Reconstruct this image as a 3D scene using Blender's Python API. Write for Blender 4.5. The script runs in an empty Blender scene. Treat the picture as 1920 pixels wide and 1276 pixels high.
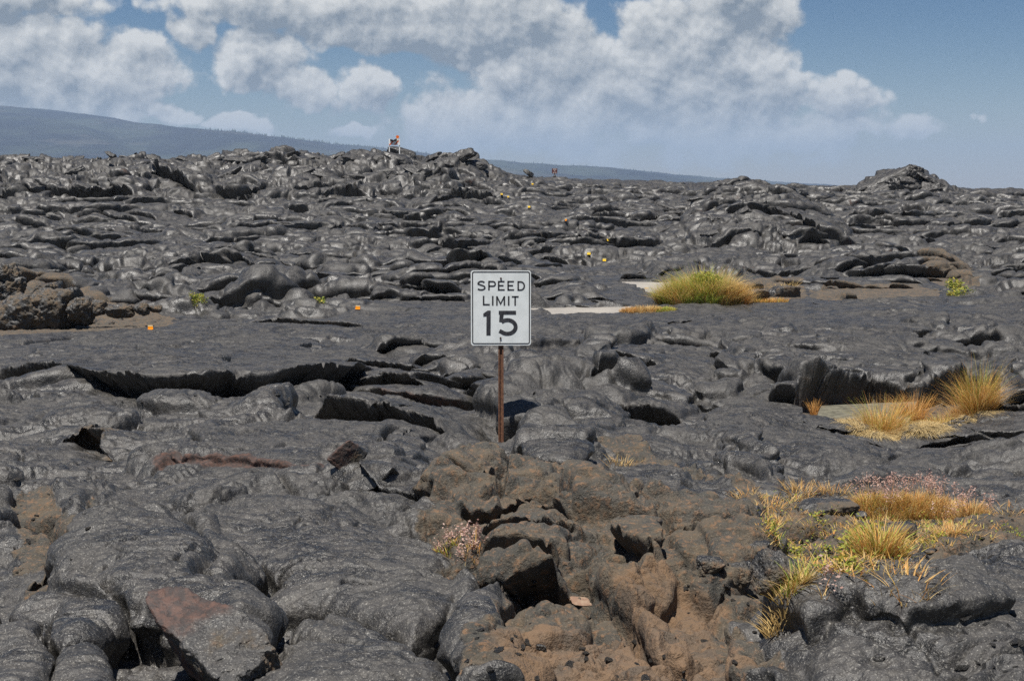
import bpy, math, random, time
import numpy as np
from mathutils import Vector, Matrix
from concurrent.futures import ThreadPoolExecutor
T0 = time.time()
f32 = np.float32
random.seed(7)
scene = bpy.context.scene
COL = scene.collection

# ------------------------------------------------------------------ camera geometry (pixels of the 1920x1276 photo)
F = 2667.0
CAMZ = 2.7
PITCH = math.atan(286.0 / F)
CP, SP = math.cos(PITCH), math.sin(PITCH)

def ray(px, py):
    x = (px - 960.0) / F; z = (638.0 - py) / F
    d = Vector((x, CP + z * SP, z * CP - SP))
    return d

def slope(py):
    d = ray(960, py); return d.z / d.y

# ------------------------------------------------------------------ numpy noise
rng = np.random.RandomState(11)
PERM = rng.permutation(4096).astype(np.int32)
GA = rng.rand(4096).astype(f32) * 2 * np.pi
GX, GY = np.cos(GA).astype(f32), np.sin(GA).astype(f32)
RT = rng.rand(8, 4096).astype(f32)
G3 = rng.randn(4096, 3).astype(f32); G3 /= np.linalg.norm(G3, axis=1)[:, None]

def hsh(ix, iy, seed):
    return PERM[(PERM[(ix + seed * 131) & 4095] + iy * 7) & 4095]

def _pn(x, y, seed):
    fx = np.floor(x); fy = np.floor(y)
    ix = fx.astype(np.int32); iy = fy.astype(np.int32)
    x = x - fx; y = y - fy
    sx = x * x * x * (x * (x * 6 - 15) + 10); sy = y * y * y * (y * (y * 6 - 15) + 10)
    def g(dx, dy):
        h = hsh(ix + dx, iy + dy, seed)
        return GX[h] * (x - dx) + GY[h] * (y - dy)
    a = g(0, 0); b = g(1, 0); c = g(0, 1); d = g(1, 1)
    return ((a + (b - a) * sx) * (1 - sy) + (c + (d - c) * sx) * sy) * f32(1.5)

def _lobes(x, y, seed, rmin, rmax, amin, hv, pw):
    fx = np.floor(x); fy = np.floor(y)
    ix = fx.astype(np.int32); iy = fy.astype(np.int32)
    best = np.zeros_like(x)
    for dx in (-1, 0, 1):
        for dy in (-1, 0, 1):
            h = hsh(ix + dx, iy + dy, seed)
            qx = x - (fx + dx + RT[0][h]); qy = y - (fy + dy + RT[1][h])
            an = RT[2][h] * f32(3.1416); c = np.cos(an); s = np.sin(an)
            r = rmin + (rmax - rmin) * RT[3][h]; asp = amin + (1 - amin) * RT[4][h]
            a = (qx * c + qy * s) / r; b = (qy * c - qx * s) / (r * asp)
            t = np.maximum(1 - a * a - b * b, 0)
            v = np.where(t > 0, RT[5][h] * f32(hv) + t ** f32(pw), 0)
            best = np.maximum(best, v)
    return best

def _slabs(x, y, seed):
    """broken plates: each cell a tilted plane"""
    fx = np.floor(x); fy = np.floor(y)
    ix = fx.astype(np.int32); iy = fy.astype(np.int32)
    bd = np.full_like(x, 9); bd2 = np.full_like(x, 9); bv = np.zeros_like(x)
    for dx in (-1, 0, 1):
        for dy in (-1, 0, 1):
            h = hsh(ix + dx, iy + dy, seed)
            qx = x - (fx + dx + RT[0][h]); qy = y - (fy + dy + RT[1][h])
            d = np.sqrt(qx * qx + qy * qy)
            v = (RT[5][h] - f32(.5)) * f32(.9) + GX[h] * qx * f32(.7) + GY[h] * qy * f32(.9) - d * d * f32(.25)
            m = d < bd
            bd2 = np.where(m, bd, np.minimum(bd2, d)); bd = np.where(m, d, bd); bv = np.where(m, v, bv)
    e = bd2 - bd
    return bv - f32(.55) * np.exp(-(e / f32(.07)) ** 2)

def _cracks(x, y, seed, w):
    fx = np.floor(x); fy = np.floor(y)
    ix = fx.astype(np.int32); iy = fy.astype(np.int32)
    d1 = np.full_like(x, 9); d2 = np.full_like(x, 9)
    for dx in (-1, 0, 1):
        for dy in (-1, 0, 1):
            h = hsh(ix + dx, iy + dy, seed)
            qx = x - (fx + dx + RT[0][h]); qy = y - (fy + dy + RT[1][h]); d = np.sqrt(qx * qx + qy * qy)
            d2 = np.minimum(d2, np.maximum(d, d1)); d1 = np.minimum(d1, d)
    return np.exp(-((d2 - d1) / f32(w)) ** 2)

POOL = ThreadPoolExecutor(4)
def par(fn, x, y, *a):
    n = x.shape[0]; k = 16 if n > 64 else 1
    idx = np.linspace(0, n, k + 1).astype(int)
    out = list(POOL.map(lambda i: fn(x[idx[i]:idx[i + 1]].astype(f32), y[idx[i]:idx[i + 1]].astype(f32), *a), range(k)))
    return np.concatenate(out, 0)
def pn(x, y, seed=0): return par(_pn, x, y, seed)
def fbm(x, y, seed=0, o=4, g=.5):
    s = 0; a = 1.
    for i in range(o):
        s = s + pn(x, y, seed + i) * f32(a); x = x * f32(2.03); y = y * f32(2.03); a *= g
    return s
def sstep(a, b, x):
    t = np.clip((x - a) / (b - a), 0, 1); return t * t * (3 - 2 * t)
def pn3(p, seed=0):
    fl = np.floor(p); i = fl.astype(np.int32); f = (p - fl).astype(f32)
    s = f * f * f * (f * (f * 6 - 15) + 10)
    r = 0
    for dx in (0, 1):
        for dy in (0, 1):
            for dz in (0, 1):
                h = PERM[(hsh(i[:, 0] + dx, i[:, 1] + dy, seed) + (i[:, 2] + dz) * 13) & 4095]
                g = G3[h]; w = (s[:, 0] if dx else 1 - s[:, 0]) * (s[:, 1] if dy else 1 - s[:, 1]) * (s[:, 2] if dz else 1 - s[:, 2])
                r = r + w * (g[:, 0] * (f[:, 0] - dx) + g[:, 1] * (f[:, 1] - dy) + g[:, 2] * (f[:, 2] - dz))
    return r * 1.5
def fbm3(p, seed=0, o=4, g=.5):
    s = 0; a = 1.
    for i in range(o):
        s = s + pn3(p, seed + i) * a; p = p * 2.03; a *= g
    return s

# ------------------------------------------------------------------ base relief: how the flow field rises and falls
PXC = [-900, 0, 480, 740, 870, 960, 1200, 1440, 1920, 2900]
TAB = {
 2.0: 1.15, 3.2: 1.1,
 4.6: [1290] * 8,
 6: [1125, 1130, 1130, 1130, 1130, 1135, 1140, 1130],
 8: [975, 970, 975, 980, 990, 1000, 1012, 1010],
 11: [850, 852, 865, 872, 885, 895, 908, 900],
 14.4: [775, 770, 790, 800, 810, 825, 840, 825],
 18: [712, 702, 712, 718, 725, 745, 768, 755],
 22: [663, 658, 660, 660, 662, 676, 690, 685],
 27: [618, 612, 612, 612, 615, 625, 636, 636],
 31: [590, 585, 585, 585, 585, 587, 600, 603],
 38: [553, 550, 549, 548, 545, 542, 548, 550],
 50: [488, 485, 485, 485, 484, 484, 488, 486],
 62: [430, 430, 428, 430, 430, 428, 428, 432],
 72: [384, 386, 386, 390, 394, 390, 386, 398],
 80: [340, 342, 348, 348, 372, 372, 368, 380],
 86: [316, 315, 315, 314, 352, 361, 358, 371],
 90: [307, 305, 303, 301, 345, 355, 353, 367],
 98: [305, 303, 303, 302, 341, 349, 350, 363],
 110: [307, 307, 310, 315, 336, 344, 349, 360],
 140: [312, 312, 320, 328, 336, 342, 350, 358],
 250: [340, 340, 342, 344, 346, 350, 353, 357],
 700: [352, 352, 352, 352, 352, 353, 354, 356],
 12000: [353.5] * 8,
}
ds = sorted(TAB); NB_U, NB_V = 240, 700
bu = np.array([(p - 960) / F for p in PXC]); bv = np.array([math.log(d) for d in ds])
bz = np.zeros((len(ds), len(PXC)))
for i, d in enumerate(ds):
    t = TAB[d]
    if not isinstance(t, list): bz[i, :] = t; continue
    t = [t[0]] + t + [t[-1]]
    for j, py in enumerate(t): bz[i, j] = CAMZ + d * slope(py)
gu = np.linspace(bu[0], bu[-1], NB_U); gv = np.linspace(bv[0], bv[-1], NB_V)
tmp = np.array([np.interp(gu, bu, bz[i]) for i in range(len(ds))])
BG = np.array([np.interp(gv, bv, tmp[:, j]) for j in range(NB_U)]).T
def blur1(a, r, ax):
    if r < 1: return a
    pad = [(0, 0)] * a.ndim; pad[ax] = (r + 1, r)
    c = np.cumsum(np.pad(a, pad, mode='edge').astype(np.float64), axis=ax)
    n = a.shape[ax]; w = 2 * r + 1
    hi = np.take(c, np.arange(w, w + n), axis=ax); lo = np.take(c, np.arange(0, n), axis=ax)
    return ((hi - lo) / w)
for _ in range(2): BG = blur1(blur1(BG, 4, 0), 5, 1)
def bsample(u, v):
    a = np.clip((u - gu[0]) / (gu[1] - gu[0]), 0, NB_U - 1.001); b = np.clip((v - gv[0]) / (gv[1] - gv[0]), 0, NB_V - 1.001)
    i = b.astype(int); j = a.astype(int); fa = a - j; fb = b - i
    return ((BG[i, j] * (1 - fa) + BG[i, j + 1] * fa) * (1 - fb) + (BG[i + 1, j] * (1 - fa) + BG[i + 1, j + 1] * fa) * fb)
_MV = np.linspace(math.log(2.2), math.log(300), 4000)
def W(px, py, dz=0.0):
    """ground point (x, y) under a photo pixel, on the base relief raised by dz"""
    d = ray(px, py); u = d.x / d.y; s = d.z / d.y
    y = np.exp(_MV); z = bsample(np.full_like(_MV, u), _MV) + dz
    below = (CAMZ + s * y) < z
    k = int(np.argmax(below)) if below.any() else len(y) - 1
    return u * y[k], y[k]

# ------------------------------------------------------------------ the ground grid: fine where the scene is near
du = 0.00080
ui = np.arange(-0.40, 0.40001, du)
side = 0.40 + np.cumsum(np.geomspace(du * 1.3, 0.06, 60))
U = np.concatenate([-side[::-1], ui, side]).astype(f32)
v1 = np.arange(math.log(3.1), math.log(104), 0.0016)
v2 = v1[-1] + np.cumsum(np.geomspace(0.0017, 0.05, 170))
V = np.concatenate([v1, v2]); V = V[V < math.log(11500)]
Y1 = np.exp(V).astype(f32)
nu, nv = len(U), len(V)
UU = np.broadcast_to(U, (nv, nu)); YY = np.broadcast_to(Y1[:, None], (nv, nu)).copy()
XX = (UU * YY).astype(f32)
B0 = bsample(np.broadcast_to(U.astype(float), (nv, nu)), np.broadcast_to(V[:, None], (nv, nu))).astype(f32)
print('grid', nv, nu, time.time() - T0)
# far fade of small relief
wx = XX + f32(.13) * pn(XX / .55, YY / .55, 40) + f32(.012) * pn(XX / .13, YY / .13, 41)
wy = YY + f32(.13) * pn(XX / .55, YY / .55, 42) + f32(.012) * pn(XX / .13, YY / .13, 43)
FEAT = np.zeros((nv, nu), f32)      # explicit relief
SM = np.zeros((nv, nu), f32)        # how much a zone is free of random toes
BR = np.zeros((nv, nu), f32); RD = np.zeros((nv, nu), f32); RP = np.zeros((nv, nu), f32)
FLOOR = np.full((nv, nu), 1e3, f32) # cut-outs that lay bare what is under the flow
CAPB = np.zeros((nv, nu), f32); UX = np.zeros((nv, nu), f32); UY = np.zeros((nv, nu), f32)

def window(P, m):
    P = np.asarray(P); y0, y1 = P[:, 1].min() - m, P[:, 1].max() + m
    r0, r1 = np.searchsorted(Y1, max(y0, .1)), np.searchsorted(Y1, y1)
    x0, x1 = P[:, 0].min() - m, P[:, 0].max() + m
    ua = min(x0 / max(y0, 2), x0 / y1); ub = max(x1 / max(y0, 2), x1 / y1)
    c0, c1 = np.searchsorted(U, ua), np.searchsorted(U, ub)
    return slice(r0, max(r1, r0 + 1)), slice(c0, max(c1, c0 + 1))
def seg_dist(x, y, a, b):
    ax, ay = a; bx, by = b; ex, ey = bx - ax, by - ay; L = ex * ex + ey * ey + 1e-9
    t = np.clip(((x - ax) * ex + (y - ay) * ey) / L, 0, 1)
    dx = x - ax - t * ex; dy = y - ay - t * ey
    return dx * dx + dy * dy, t, (ex * (y - ay) - ey * (x - ax))
def poly_sd(x, y, P):
    n = len(P); d = np.full_like(x, 1e9); ins = np.zeros(x.shape, bool)
    for i in range(n):
        a = P[i]; b = P[(i + 1) % n]
        q, _, _ = seg_dist(x, y, a, b); d = np.minimum(d, q)
        if a[1] != b[1]:
            c = ((a[1] > y) != (b[1] > y)) & (x < (b[0] - a[0]) * (y - a[1]) / (b[1] - a[1]) + a[0])
            ins ^= c
    d = np.sqrt(d); return np.where(ins, d, -d)
def PW(pts, dz): return [W(px, py, dz) for px, py in pts]

def blob(pts, H, edge, smooth=.7, brown=0, rope=0, lift=.5, red=0, cap=0, pw=.5):
    P = PW(pts, H * lift); s = window(P, .6)
    x, y = wx[s], wy[s]; sd = poly_sd(x, y, P)
    t = np.clip(sd / edge, 0, 1); pr = np.clip(1 - (1 - t) ** 2, 0, 1) ** f32(pw)
    FEAT[s] += f32(H) * pr
    m = sstep(-.05, .12, sd)
    SM[s] = np.maximum(SM[s], m * f32(smooth))
    if brown: BR[s] = np.maximum(BR[s], f32(brown) * sstep(-.12, .06, sd))
    if rope: RP[s] = np.maximum(RP[s], f32(rope) * m)
    if red: RD[s] = np.maximum(RD[s], f32(red) * m)
    if cap: CAPB[s] = np.maximum(CAPB[s], f32(cap) * sstep(-.3, 0, sd))
def zone(pts, smooth=0, brown=0, rope=0, red=0, soft=.3, dz=0., kill=0):
    P = PW(pts, dz); s = window(P, soft + .4)
    m = sstep(-soft, soft * .3, poly_sd(wx[s], wy[s], P))
    if smooth: SM[s] = np.maximum(SM[s], m * f32(smooth))
    if brown: BR[s] = np.maximum(BR[s], m * f32(brown))
    if rope: RP[s] = np.maximum(RP[s], m * f32(rope))
    if red: RD[s] = np.maximum(RD[s], m * f32(red))
def ledge(pts, H, tail, trench=.2, dz=None, red=0, world=None, tw=.22, brown=0, uc=None):
    P = world or PW(pts, H * .8 if dz is None else dz)
    s = window(P, tail * 2.2 + .5)
    x, y = wx[s], wy[s]
    best = np.full_like(x, 1e9); sg = np.zeros_like(x); tt = np.zeros_like(x); n = len(P) - 1
    nx = np.zeros_like(x); ny = np.zeros_like(x)
    for i in range(n):
        q, t, c = seg_dist(x, y, P[i], P[i + 1]); m = q < best
        best = np.where(m, q, best); sg = np.where(m, c, sg); tt = np.where(m, (i + t) / n, tt)
        ex, ey = P[i + 1][0] - P[i][0], P[i + 1][1] - P[i][1]; l = math.hypot(ex, ey) + 1e-6; nx = np.where(m, -ey / l, nx); ny = np.where(m, ex / l, ny)
    d = np.sqrt(best); taper = np.clip(np.minimum(tt, 1 - tt) * 6, 0, 1) ** f32(.7)
    up = sg > 0
    wv = f32(.0022) * y; k_ = sstep(-1, 1, np.where(up, d, -d) / wv)
    FEAT[s] += (k_ * f32(H) * np.exp(-(d / tail) ** 1.5) - (1 - k_) * f32(trench) * np.exp(-(d / tw) ** 2)) * taper
    uc = (H + trench) * .7 if uc is None else uc
    sh = (-k_ * f32(.45 * uc) * np.exp(-(d / max(.3, uc)) ** 2) + (1 - k_) * f32(uc) * np.exp(-(d / max(tw, uc * 1.1)) ** 2)) * taper
    UX[s] += sh * nx; UY[s] += sh * ny
    SM[s] = np.maximum(SM[s], np.exp(-(d / .25) ** 2) * taper * f32(.9))
    if red: RD[s] = np.maximum(RD[s], np.exp(-(d / .10) ** 2) * f32(red) * taper)
    if brown: BR[s] = np.maximum(BR[s], np.exp(-(d / .3) ** 2) * f32(brown) * taper)
def crack(pts, w, depth, dz=0.):
    P = PW(pts, dz); s = window(P, .5)
    best = np.full(wx[s].shape, 1e9, f32); x = wx[s]; y = wy[s]
    for i in range(len(P) - 1):
        q, _, _ = seg_dist(x, y, P[i], P[i + 1]); best = np.minimum(best, q)
    FEAT[s] -= f32(depth) * np.exp(-(best / (w * w)) ** 1.5)
def dig(pts, z, edge=.1, plane=True, smooth=1, brown=0, red=0):
    """lay the ground bare down to height z inside the outline"""
    if plane:
        P = []
        for px, py in pts:
            d = ray(px, py); yy = (z - CAMZ) / (d.z / d.y); P.append((d.x / d.y * yy, yy))
    else: P = PW(pts, 0)
    s = window(P, .8); sd = poly_sd(wx[s], wy[s], P)
    FLOOR[s] = np.minimum(FLOOR[s], np.where(sd > -edge, f32(z - .05) + np.maximum(-sd, 0) * f32(1.5), 1e3))
    if brown: BR[s] = np.maximum(BR[s], sstep(-.25, .1, sd) * f32(brown))

# --- foreground left: smooth shells and pillow toes
blob([(250,1010),(450,905),(560,905),(700,935),(790,990),(870,1080),(865,1140),(760,1180),(640,1140),(500,1110),(490,1080),(380,1010)], .14, .30, smooth=.92)
blob([(105,1010),(150,960),(220,955),(300,980),(400,1012),(470,1060),(497,1120),(490,1185),(455,1205),(400,1195),(300,1150),(240,1140),(150,1110),(110,1060)], .26, .24, smooth=.95, cap=.06)
blob([(350,985),(430,1000),(480,1050),(440,1060),(380,1020)], .07, .08, smooth=.9)
blob([(180,945),(230,925),(275,955),(262,985),(215,985)], .10, .08, smooth=.9)
blob([(60,1135),(120,1105),(190,1112),(220,1155),(205,1195),(130,1205),(70,1185)], .20, .16, smooth=.95, cap=.05)
blob([(-40,1120),(50,1135),(85,1180),(95,1276),(60,1320),(-60,1330)], .18, .16, smooth=.9, cap=.05)
blob([(128,1235),(170,1210),(225,1228),(240,1310),(120,1320)], .17, .12, smooth=.95, cap=.05)
blob([(500,1180),(620,1155),(740,1190),(830,1230),(980,1320),(480,1330)], .12, .2, smooth=.8)
blob([(870,1085),(925,1095),(960,1180),(1010,1250),(1000,1320),(900,1320),(850,1180)], .2, .12, smooth=.8, cap=.05)
blob([(805,1120),(850,1110),(865,1150),(830,1165)], .10, .06, smooth=.9)
crack([(640,1138),(700,1143),(750,1140)], .025, .15)
crack([(500,1098),(560,1093),(590,1095)], .02, .12)
zone([(430,930),(700,925),(800,980),(860,1080),(820,1100),(740,1000),(600,960),(430,955)], rope=1, soft=.1)
zone([(40,895),(90,890),(110,960),(180,930),(190,960),(120,1080),(60,1110),(40,1000)], brown=.75, smooth=.5, soft=.08)
crack([(30,960),(60,940),(110,985)], .07, .22); crack([(95,1050),(85,1075)], .05, .2)
# --- left middle: raised plates with dark openings
blob([(240,850),(340,805),(470,785),(600,785),(700,795),(800,810),(862,850),(850,900),(760,905),(600,900),(420,885),(290,870)], .14, .55, smooth=.92)
blob([(630,830),(700,812),(780,830),(800,870),(740,885),(700,880),(650,900),(620,880)], .06, .12, smooth=.7, cap=.05)
ledge([(262,868),(320,862),(360,868),(420,870),(500,878),(600,892),(660,900)], .035, .9, trench=.03, red=1.3, tw=.08, uc=.03)
ledge([(590,783),(660,793),(740,804),(800,818),(860,834),(900,846)], .32, 1.1, trench=.42, tw=.36, uc=.48, brown=.3, dz=0.)
crack([(348,800),(352,825),(378,845)], .03, .16, dz=.05)
crack([(725,790),(718,812)], .03, .2, dz=.2)
ledge([(0,692),(130,705),(200,724),(300,745),(400,740),(500,736),(620,712),(700,694)], .32, 2.6, trench=.42, tw=.42, uc=.50, dz=0.)
ledge([(120,800),(150,794),(190,802),(226,822)], .14, .5, trench=.12, brown=.5)
ledge([(690,690),(745,690),(800,706)], .16, .5, trench=.25)
ledge([(690,880),(740,874),(800,890),(830,905)], .2, .6, trench=.3, tw=.2)
zone([(-200,612),(300,600),(640,585),(700,650),(710,690),(620,712),(500,738),(300,748),(130,708),(-200,700)], smooth=.97, soft=.5)
zone([(540,795),(905,855),(940,800),(880,745),(700,735),(560,750)], smooth=.97, soft=.2)
zone([(120,640),(300,625),(520,615),(520,635),(300,650),(130,655)], rope=.9, soft=.3)
zone([(640,590),(1000,600),(1400,600),(1400,625),(900,650),(640,640)], smooth=.75, soft=.8)
zone([(0,720),(280,750),(500,745),(620,725),(400,790),(200,840),(0,860)], smooth=.6, soft=.6)
ledge([(450,592),(520,588),(600,595),(690,600)], .10, .7, trench=.18, brown=.4)
ledge([(990,556),(1060,568),(1150,570)], .14, 1.2, trench=.1)
# --- behind and beside the sign
ledge([(860,728),(920,742),(1000,746),(1080,742),(1150,760),(1230,772),(1275,778)], .26, 1.2, trench=.40, tw=.38, uc=.42, dz=0.)
zone([(960,650),(1100,640),(1080,700),(960,705)], rope=1, smooth=.95, soft=.2)
blob([(1110,700),(1150,650),(1250,645),(1370,655),(1375,700),(1275,750),(1200,735)], .18, .35, smooth=.85, cap=.1)
blob([(955,795),(975,760),(1040,795),(1095,835),(1100,868),(1040,858),(960,840),(900,815)], .30, .16, smooth=.7, cap=.12)
blob([(960,740),(1050,735),(1150,750),(1180,800),(1100,820),(1000,780)], .15, .2, smooth=.5)
blob([(1360,650),(1450,610),(1600,600),(1760,615),(1825,660),(1800,715),(1700,745),(1550,740),(1450,710)], .26, .45, smooth=.6, rope=.8, cap=.12)
zone([(1290,620),(1500,590),(1900,590),(1900,640),(1600,650),(1300,660)], rope=.8, smooth=.5, soft=.5)
blob([(1290,800),(1400,710),(1510,745),(1600,815),(1700,850),(1560,860),(1400,850)], .16, .45, smooth=.85, rope=.5)
blob([(1340,838),(1400,830),(1450,855),(1472,890),(1440,900),(1380,878),(1350,872)], .14, .12, smooth=.95, cap=.06)
blob([(1350,872),(1430,885),(1440,905),(1360,890)], .10, .07, smooth=.95, cap=.04)
blob([(1280,900),(1400,905),(1445,935),(1410,975),(1340,955),(1290,932)], .17, .15, smooth=.9)
blob([(1150,865),(1290,885),(1305,925),(1290,935),(1180,905),(1140,890)], .12, .12, smooth=.8, cap=.06)
# --- foreground right: one long rolled flow front
blob([(1372,1215),(1440,1150),(1560,1110),(1700,1075),(1800,1050),(1950,1040),(2100,1040),(2100,1330),(1500,1330),(1430,1280),(1378,1260)], .26, .34, smooth=.95, cap=.05)
blob([(1400,1165),(1500,1128),(1640,1115),(1720,1140),(1700,1168),(1560,1165),(1420,1195)], .11, .10, smooth=.95, cap=.07)
blob([(1440,1210),(1560,1180),(1700,1190),(1860,1170),(1850,1240),(1700,1275),(1620,1262),(1520,1280)], .13, .16, smooth=.95, cap=.05)
# --- old brown outcrop under the sign
BO = dict(brown=1, smooth=.4, lift=1.0)
blob([(800,990),(820,915),(870,868),(950,864),(1060,878),(1200,898),(1300,935),(1415,985),(1435,1035),(1340,1068),(1270,1058),(1200,1095),(1100,1085),(930,1065),(850,1055)], .15, .16, cap=.04, **BO)
blob([(905,1000),(1000,993),(1095,1012),(1097,1045),(1000,1047),(910,1033)], 0.072, 0.098, cap=.05, brown=1, smooth=.8, lift=2)
blob([(900,1050),(1000,1048),(1085,1058),(1080,1095),(900,1085)], 0.065, 0.098, cap=.05, brown=1, smooth=.8, lift=2)
blob([(1155,1000),(1240,960),(1275,1005),(1185,1070)], 0.072, 0.126, cap=.06, brown=1, smooth=.45, lift=2.2)
blob([(1280,965),(1410,985),(1425,1035),(1350,1065),(1290,1025)], 0.078, 0.126, cap=.05, brown=1, smooth=.45, lift=2.2)
blob([(835,890),(870,865),(950,868),(925,905),(860,930)], 0.052, 0.098, brown=1, smooth=.45, lift=2.2)
blob([(960,872),(1100,880),(1130,905),(1050,930),(950,915)], 0.052, 0.140, brown=1, smooth=.45, lift=2.2)
blob([(1060,930),(1180,925),(1250,960),(1150,990),(1070,975)], 0.058, 0.126, brown=1, smooth=.45, lift=2.2)
blob([(880,935),(1020,940),(1060,975),(980,990),(880,980)], 0.052, 0.112, brown=1, smooth=.45, lift=2.2)
blob([(820,985),(900,990),(900,1030),(850,1045)], 0.052, 0.098, brown=1, smooth=.45, lift=2.2)
blob([(920,1118),(1000,1100),(1095,1138),(1090,1178),(1000,1185),(925,1158)], 0.078, 0.168, cap=.05, brown=.8, smooth=.7)
blob([(1105,1102),(1150,1085),(1260,1160),(1335,1205),(1300,1232),(1200,1180)], 0.078, 0.154, cap=.05, brown=.8, smooth=.7)
blob([(1340,1060),(1420,1060),(1450,1100),(1400,1120),(1340,1100)], 0.078, 0.112, cap=.05, brown=.8, smooth=.6)
crack([(957,852),(945,870),(925,893)], .04, .28, dz=.3); crack([(893,925),(888,955)], .025, .18, dz=.3)
ledge([(880,1075),(950,1085),(1090,1092)], .05, .3, trench=.16, tw=.14, uc=.14, dz=.12, brown=1); crack([(1120,1125),(1200,1200),(1290,1240)], .05, .14)

for L_ in ([(905,1010),(1000,1003),(1095,1022)], [(900,1050),(1000,1056),(1090,1062)], [(1040,945),(1160,950),(1240,965)], [(1280,1010),(1350,1020),(1420,1015)],
           [(840,955),(920,962),(1000,958),(1060,978)], [(870,908),(910,912),(950,903)], [(1150,1005),(1200,1050),(1280,1010)], [(1100,905),(1200,915),(1290,940)], [(960,900),(1030,905)]):
    ledge(L_, .07, .25, trench=.07, tw=.06, uc=.07, dz=.13, brown=1)
zone([(880,1060),(1240,1050),(1440,1060),(1460,1120),(1380,1210),(1420,1330),(940,1330),(960,1190),(900,1120)], brown=1, smooth=.55, soft=.1)
zone([(950,1190),(1150,1185),(1200,1110),(1380,1130),(1370,1230),(1420,1330),(930,1330)], brown=1.6, soft=.12)
# --- vegetated brown flat to the right
zone([(1380,930),(1500,935),(1700,955),(1850,950),(2000,950),(2000,1035),(1800,1045),(1650,1075),(1560,1095),(1440,1120),(1420,1000)], brown=.85, smooth=.5, soft=.15)
zone([(1120,850),(1180,835),(1260,870),(1380,905),(1420,935),(1300,890)], brown=.8, soft=.08)
zone([(1270,560),(1420,530),(1500,540),(1510,570),(1400,580)], brown=.8, soft=.3)
zone([(1730,505),(1790,508),(1840,540),(1800,560),(1740,525)], brown=.9, soft=.3)
zone([(0,530),(160,560),(320,590),(300,610),(0,625)], brown=.9, soft=.4)
blob([(1520,552),(1560,535),(1700,530),(1765,545),(1755,560),(1650,566),(1540,566)], .16, .5, smooth=.6, brown=1, lift=1)
# --- middle distance blocks of tilted plates
blob([(1280,400),(1330,345),(1420,345),(1530,380),(1600,430),(1560,455),(1400,450),(1290,440)], .7, 2.2, smooth=0)
blob([(240,470),(420,455),(560,500),(500,560),(330,540)], .3, 1.2, smooth=0)
blob([(1600,600),(1900,600),(1980,720),(1860,700),(1840,650)], .15, .5, smooth=0)
blob([(700,560),(690,520),(820,500),(1000,510),(1180,530),(1160,562),(1000,548),(760,575)], .22, .8, smooth=.4, cap=.12)
ledge([(180,330),(215,345),(250,352)], .5, 1.5, trench=.7, tw=.5)
ledge([(245,315),(300,312),(345,325),(360,340)], .7, 1.8, trench=.9, tw=.7)
ledge([(0,340),(60,350),(180,352),(230,345)], .4, 1.5, trench=.6, tw=.5)
ledge([(400,350),(450,358),(500,340)], .5, 1.2, trench=.6, tw=.5)
ledge([(800,370),(840,362),(900,365)], .3, 1.0, trench=.5, tw=.4)
ledge([(1130,398),(1180,404),(1250,398)], .3, 1.0, trench=.5, tw=.4)
ledge([(1400,408),(1470,420),(1560,455)], .35, 1.0, trench=.5, tw=.4)
ledge([(1250,607),(1320,600),(1395,604)], .12, .8, trench=.3, tw=.3)
# many short broken lips over the whole field
rr = random.Random(5); SM0 = SM.copy()
for k in range(420):
    y = rr.uniform(33, 96); x = rr.uniform(-.42, .42) * y
    if SM0[min(np.searchsorted(Y1, y), nv - 1), min(np.searchsorted(U, x / y), nu - 1)] > .45: continue
    if .0 < x < 5 and y < 52: continue
    L = rr.uniform(1.2, 5.); a = rr.uniform(-.5, .5); bend = rr.uniform(-.3, .3); P = []
    for i in range(7):
        s = (i / 6 - .5) * L; P.append((x + s * math.cos(a), y + s * math.sin(a) + bend * L * (1 - (i / 3 - 1) ** 2) + rr.uniform(-.06, .06) * L))
    ledge(None, rr.uniform(.12, .30), rr.uniform(.6, 1.6), trench=rr.uniform(.15, .35), world=P, tw=.26)
for k in range(760):
    y = math.exp(rr.uniform(math.log(15), math.log(92))); x = rr.uniform(-.42, .42) * y
    if SM0[min(np.searchsorted(Y1, y), nv - 1), min(np.searchsorted(U, x / y), nu - 1)] > .45: continue
    if 26 < y < 34 and x < -1: continue
    a = rr.uniform(-.7, .7); L = rr.choice([rr.uniform(.3, .9), rr.uniform(.6, 2.4)]) * (.6 + y / 70); n = 5; P = []
    bend = rr.uniform(-.35, .35)
    for i in range(n):
        s = (i / (n - 1) - .5) * L
        P.append((x + s * math.cos(a) + rr.uniform(-.06, .06) * L, y + s * math.sin(a) + bend * L * (1 - (2 * i / (n - 1) - 1) ** 2) + rr.uniform(-.05, .05) * L))
    h = min(rr.uniform(.05, .20), .05 + .12 * L) * (.7 + y / 100)
    ledge(None, h, min(rr.uniform(.4, 1.1), .3 + L * .4), trench=h * 1.5, world=P, tw=.12 + .6 * h, red=rr.choice([0, 0, 0, 0, 0, .6]))
print('features', time.time() - T0)

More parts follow.
